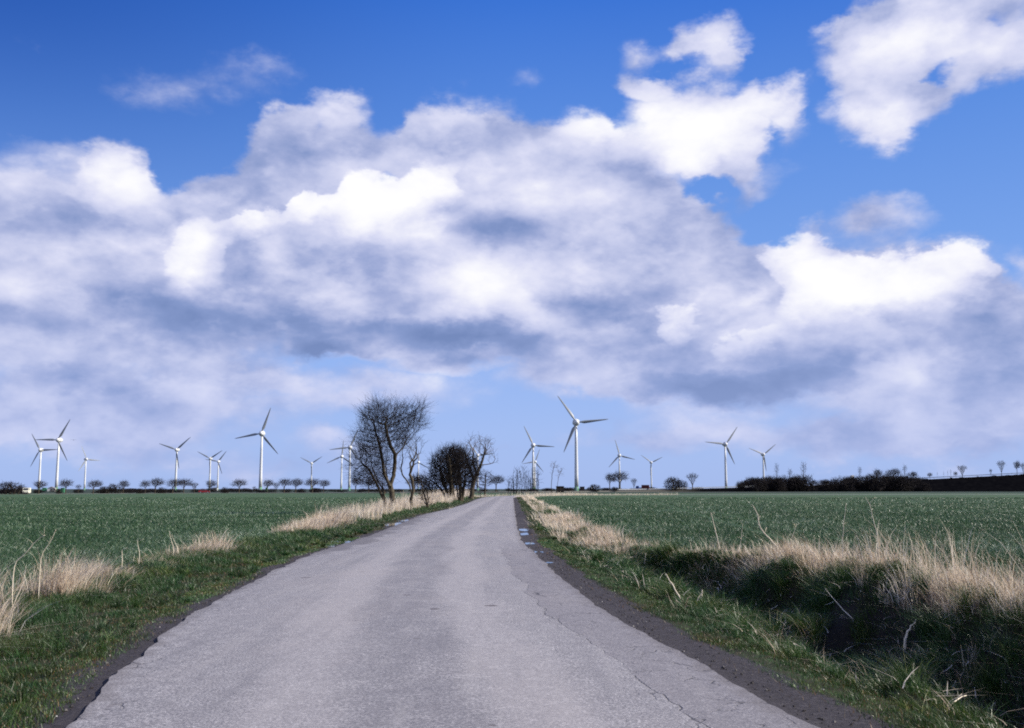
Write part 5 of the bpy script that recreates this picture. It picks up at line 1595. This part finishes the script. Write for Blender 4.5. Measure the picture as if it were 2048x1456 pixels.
def car(px, off, label, paint, heading=0.0):
    p = ground_z(px, off)
    root = empty('car', (p.x, p.y, p.z + 0.03), heading, label, 'car')
    m = simple('car_paint', paint, 0.3, 0.5, 0.05, 1)
    part('body', side_prism([(-2.05, .32), (2.05, .32), (2.1, .62), (1.95, .82), (1.05, .92), (-1.7, .95), (-2.08, .85), (-2.12, .5)], -.82, .82), m, root)
    cab = part('cabin', side_prism([(-1.65, .95), (1.0, .92), (.35, 1.38), (-1.1, 1.42), (-1.45, 1.3)], -.70, .70), m, root)
    for s in (-1, 1):
        part('side_window', side_prism([(-1.4, .98), (.8, .96), (.3, 1.31), (-1.05, 1.34), (-1.28, 1.25)], s * .715 - .006, s * .715 + .006), glass_m, cab)
    for x in (-1.3, 1.32):
        for s in (-1, 1): wheel(root, x, s * .74)
    for s in (-1, 1):
        part('headlight', bbox(2.03, 2.11, s * .58 - .15, s * .58 + .15, .6, .76, .02), hubcap_m, root)
    return root
car(408.5, 0, 'dark red car driving along the far road below the tree row', (0.20, 0.012, 0.015), math.atan2(0.35, 1) - 0.1)

def van(px, label):
    p = ground_z(px, -1.5)
    root = empty('van', (p.x, p.y, p.z + 0.03), R(-75), label, 'van')
    m = simple('van_paint', (0.72, 0.70, 0.55), 0.35, 0.5, 0.04, 1)
    part('body', side_prism([(-1.9, .35), (1.85, .35), (2.0, .6), (1.95, 1.0), (1.5, 1.15), (1.05, 1.85), (.85, 1.92), (-1.85, 1.92), (-1.95, 1.8)], -.85, .85), m, root)
    part('windscreen', ([(1.52, -.7, 1.2), (1.52, .7, 1.2), (1.12, .66, 1.8), (1.12, -.66, 1.8), (1.46, -.7, 1.16), (1.46, .7, 1.16), (1.06, .66, 1.76), (1.06, -.66, 1.76)],
                        [(0, 1, 2, 3), (7, 6, 5, 4), (0, 4, 5, 1), (1, 5, 6, 2), (2, 6, 7, 3), (3, 7, 4, 0)]), glass_m, root)
    for s in (-1, 1):
        part('side_window', side_prism([(.35, 1.2), (1.3, 1.2), (.98, 1.72), (.35, 1.74)], s * .86 - .006, s * .86 + .006), glass_m, root)
        part('headlight', bbox(1.92, 2.01, s * .6 - .14, s * .6 + .14, .68, .88, .02), hubcap_m, root)
    part('bumper', bbox(1.9, 2.06, -.8, .8, .36, .54, .03), simple('bumper_grey', (.12, .12, .12), .6), root)
    for x in (-1.2, 1.25):
        for s in (-1, 1): wheel(root, x, s * .76, .31)
    return root
van(53, 'pale cream van facing the camera on the far road at far left')

def lorry(px, label):
    p = ground_z(px, 0)
    root = empty('lorry', (p.x, p.y, p.z + 0.03), math.atan2(0.2, -1) , label, 'lorry')
    blue = simple('lorry_blue', (0.03, 0.08, 0.28), 0.35, 0.5, 0.05, 1)
    red = simple('lorry_body', (0.10, 0.022, 0.020), 0.6, 0.3, 0.1, 1)
    ch = simple('chassis_dark', (0.03, 0.03, 0.035), 0.7)
    part('chassis', bbox(-4.2, 3.2, -.5, .5, .6, .85, .03), ch, root)
    part('box_body', bbox(-4.3, .2, -1.2, 1.2, .9, 3.0, .05), red, root)
    part('flat_bed', bbox(.3, 1.7, -1.15, 1.15, .9, 1.5, .04), blue, root)
    cab = part('cab', side_prism([(1.8, .55), (3.6, .55), (3.65, 1.5), (3.35, 2.4), (1.85, 2.5)], -1.1, 1.1), blue, root)
    part('windscreen', ([(3.655, -.95, 1.55), (3.655, .95, 1.55), (3.40, .92, 2.3), (3.40, -.92, 2.3), (3.60, -.95, 1.5), (3.60, .95, 1.5), (3.34, .92, 2.26), (3.34, -.92, 2.26)],
                        [(0, 1, 2, 3), (7, 6, 5, 4), (0, 4, 5, 1), (1, 5, 6, 2), (2, 6, 7, 3), (3, 7, 4, 0)]), glass_m, cab)
    for s in (-1, 1): part('side_window', bbox(2.3, 3.2, s * 1.105 - .008, s * 1.105 + .008, 1.5, 2.2), glass_m, cab)
    for x in (-3.2, -2.2, 2.7):
        for s in (-1, 1): wheel(root, x, s * .98, .45, .28)
    return root
lorry(1284, 'dark red and blue lorry on the far road right of centre')

def hut(px, py_foot, Yd, w_, h_, label, mat, roof_mat, name='hut', door=True, gable=0.0):
    a = at(px, py_foot, Yd)
    root = empty(name, (a.x, a.y, a.z), R(8), label, name.replace('_', ' '))
    d_ = w_ * .7
    part('wall', bbox(-w_ / 2, w_ / 2, 0, d_, -.2, h_, .02), mat, root)
    o = .15
    if gable > 0:
        V, Fc = side_prism([(-w_ / 2 - o, h_), (w_ / 2 + o, h_), (0, h_ + gable)], -o, d_ + o)
        part('roof', (V, Fc), roof_mat, root)
    else:
        part('roof', bbox(-w_ / 2 - o, w_ / 2 + o, -o, d_ + o, h_ + .003, h_ + .18, .02), roof_mat, root)
    if door: part('door', bbox(-w_ * .12, w_ * .14, -.035, -.003, 0, min(2.0, h_ * .85), .01), roof_mat, root)
    return root
wood_m = simple('tarred_boards', (0.022, 0.019, 0.018), .85, .2, .3, 2)
roofd = simple('dark_roof', (0.035, 0.028, 0.026), .8, .2, .2, 1)
white_m = simple('white_render', (0.70, 0.70, 0.66), .8, .2, .06, 1)
green_p = simple('green_paint', (0.06, 0.22, 0.10), .5, .4, .1, 1)
greyroof = simple('grey_roof', (0.22, 0.21, 0.22), .7, .2, .1, 1)
hut(1121, 983.5, 430, 3.0, 2.2, 'larger dark flat roofed hut left of the tall centre turbine', wood_m, roofd, 'hut')
hut(1165, 981, 560, 2.3, 2.0, 'small dark hut just right of the tall centre turbine', wood_m, roofd, 'hut')
hut(431, 981.5, 640, 2.6, 1.9, 'small white kiosk at the foot of the overlapping turbine pair', white_m, greyroof, 'kiosk')
hut(102, 983, 700, 5.0, 2.2, 'small white house on the horizon right of the leftmost turbine', white_m, greyroof, 'house', True, 1.2)
hut(88, 982.6, 700, 2.6, 2.3, 'green cabinet between the two leftmost turbines', green_p, green_p, 'cabinet')
hut(124.5, 985.5, 470, 1.6, 2.1, 'green cabinet at the foot of the second turbine from the left', green_p, green_p, 'cabinet')
hut(533, 983.3, 600, 1.3, 2.3, 'green cabinet at the foot of the largest left turbine', green_p, green_p, 'cabinet')
hut(1184.5, 977, 620, 0.8, 0.9, 'tiny white box above the brown bush right of the tall centre turbine', white_m, white_m, 'meter_box', False)
b_ = hut(1698, 966, 668, 7.0, 1.6, 'pale long building half hidden in the dark wood', white_m, white_m, 'building', True, 0.9)
part('tower', bbox(2.2, 4.0, 0.4, 2.0, 0.5, 5.2, .03), white_m, b_)

# ------------------------------------------------------------------ a bird crossing on the left
p = at(147, 880, 160)
bird = empty('bird', p, R(20), 'small dark bird gliding right of the tall turbine second from the left', 'bird')
bm_ = simple('bird_feathers', (0.03, 0.028, 0.028), .8, .2, .2, 20)
part('body', lathe([(0.004, -.24), (.03, -.18), (.055, -.05), (.05, .06), (.035, .13), (.03, .17), (.008, .23)], 12, 'Y'), bm_, bird, True)
for s in (-1, 1):
    V = [(s * .03, -.07, .01), (s * .03, .07, .01), (s * .22, .06, .06), (s * .24, -.05, .06), (s * .46, -.02, .03), (s * .47, .02, .03)]
    V2 = V + [(x, y, z + .012) for x, y, z in V]
    Fc = [(0, 3, 2, 1), (3, 4, 5, 2), (6, 7, 8, 9), (9, 8, 11, 10), (0, 1, 7, 6), (1, 2, 8, 7), (2, 5, 11, 8), (5, 4, 10, 11), (4, 3, 9, 10), (3, 0, 6, 9)]
    part('wing', (V2, Fc), bm_, bird)
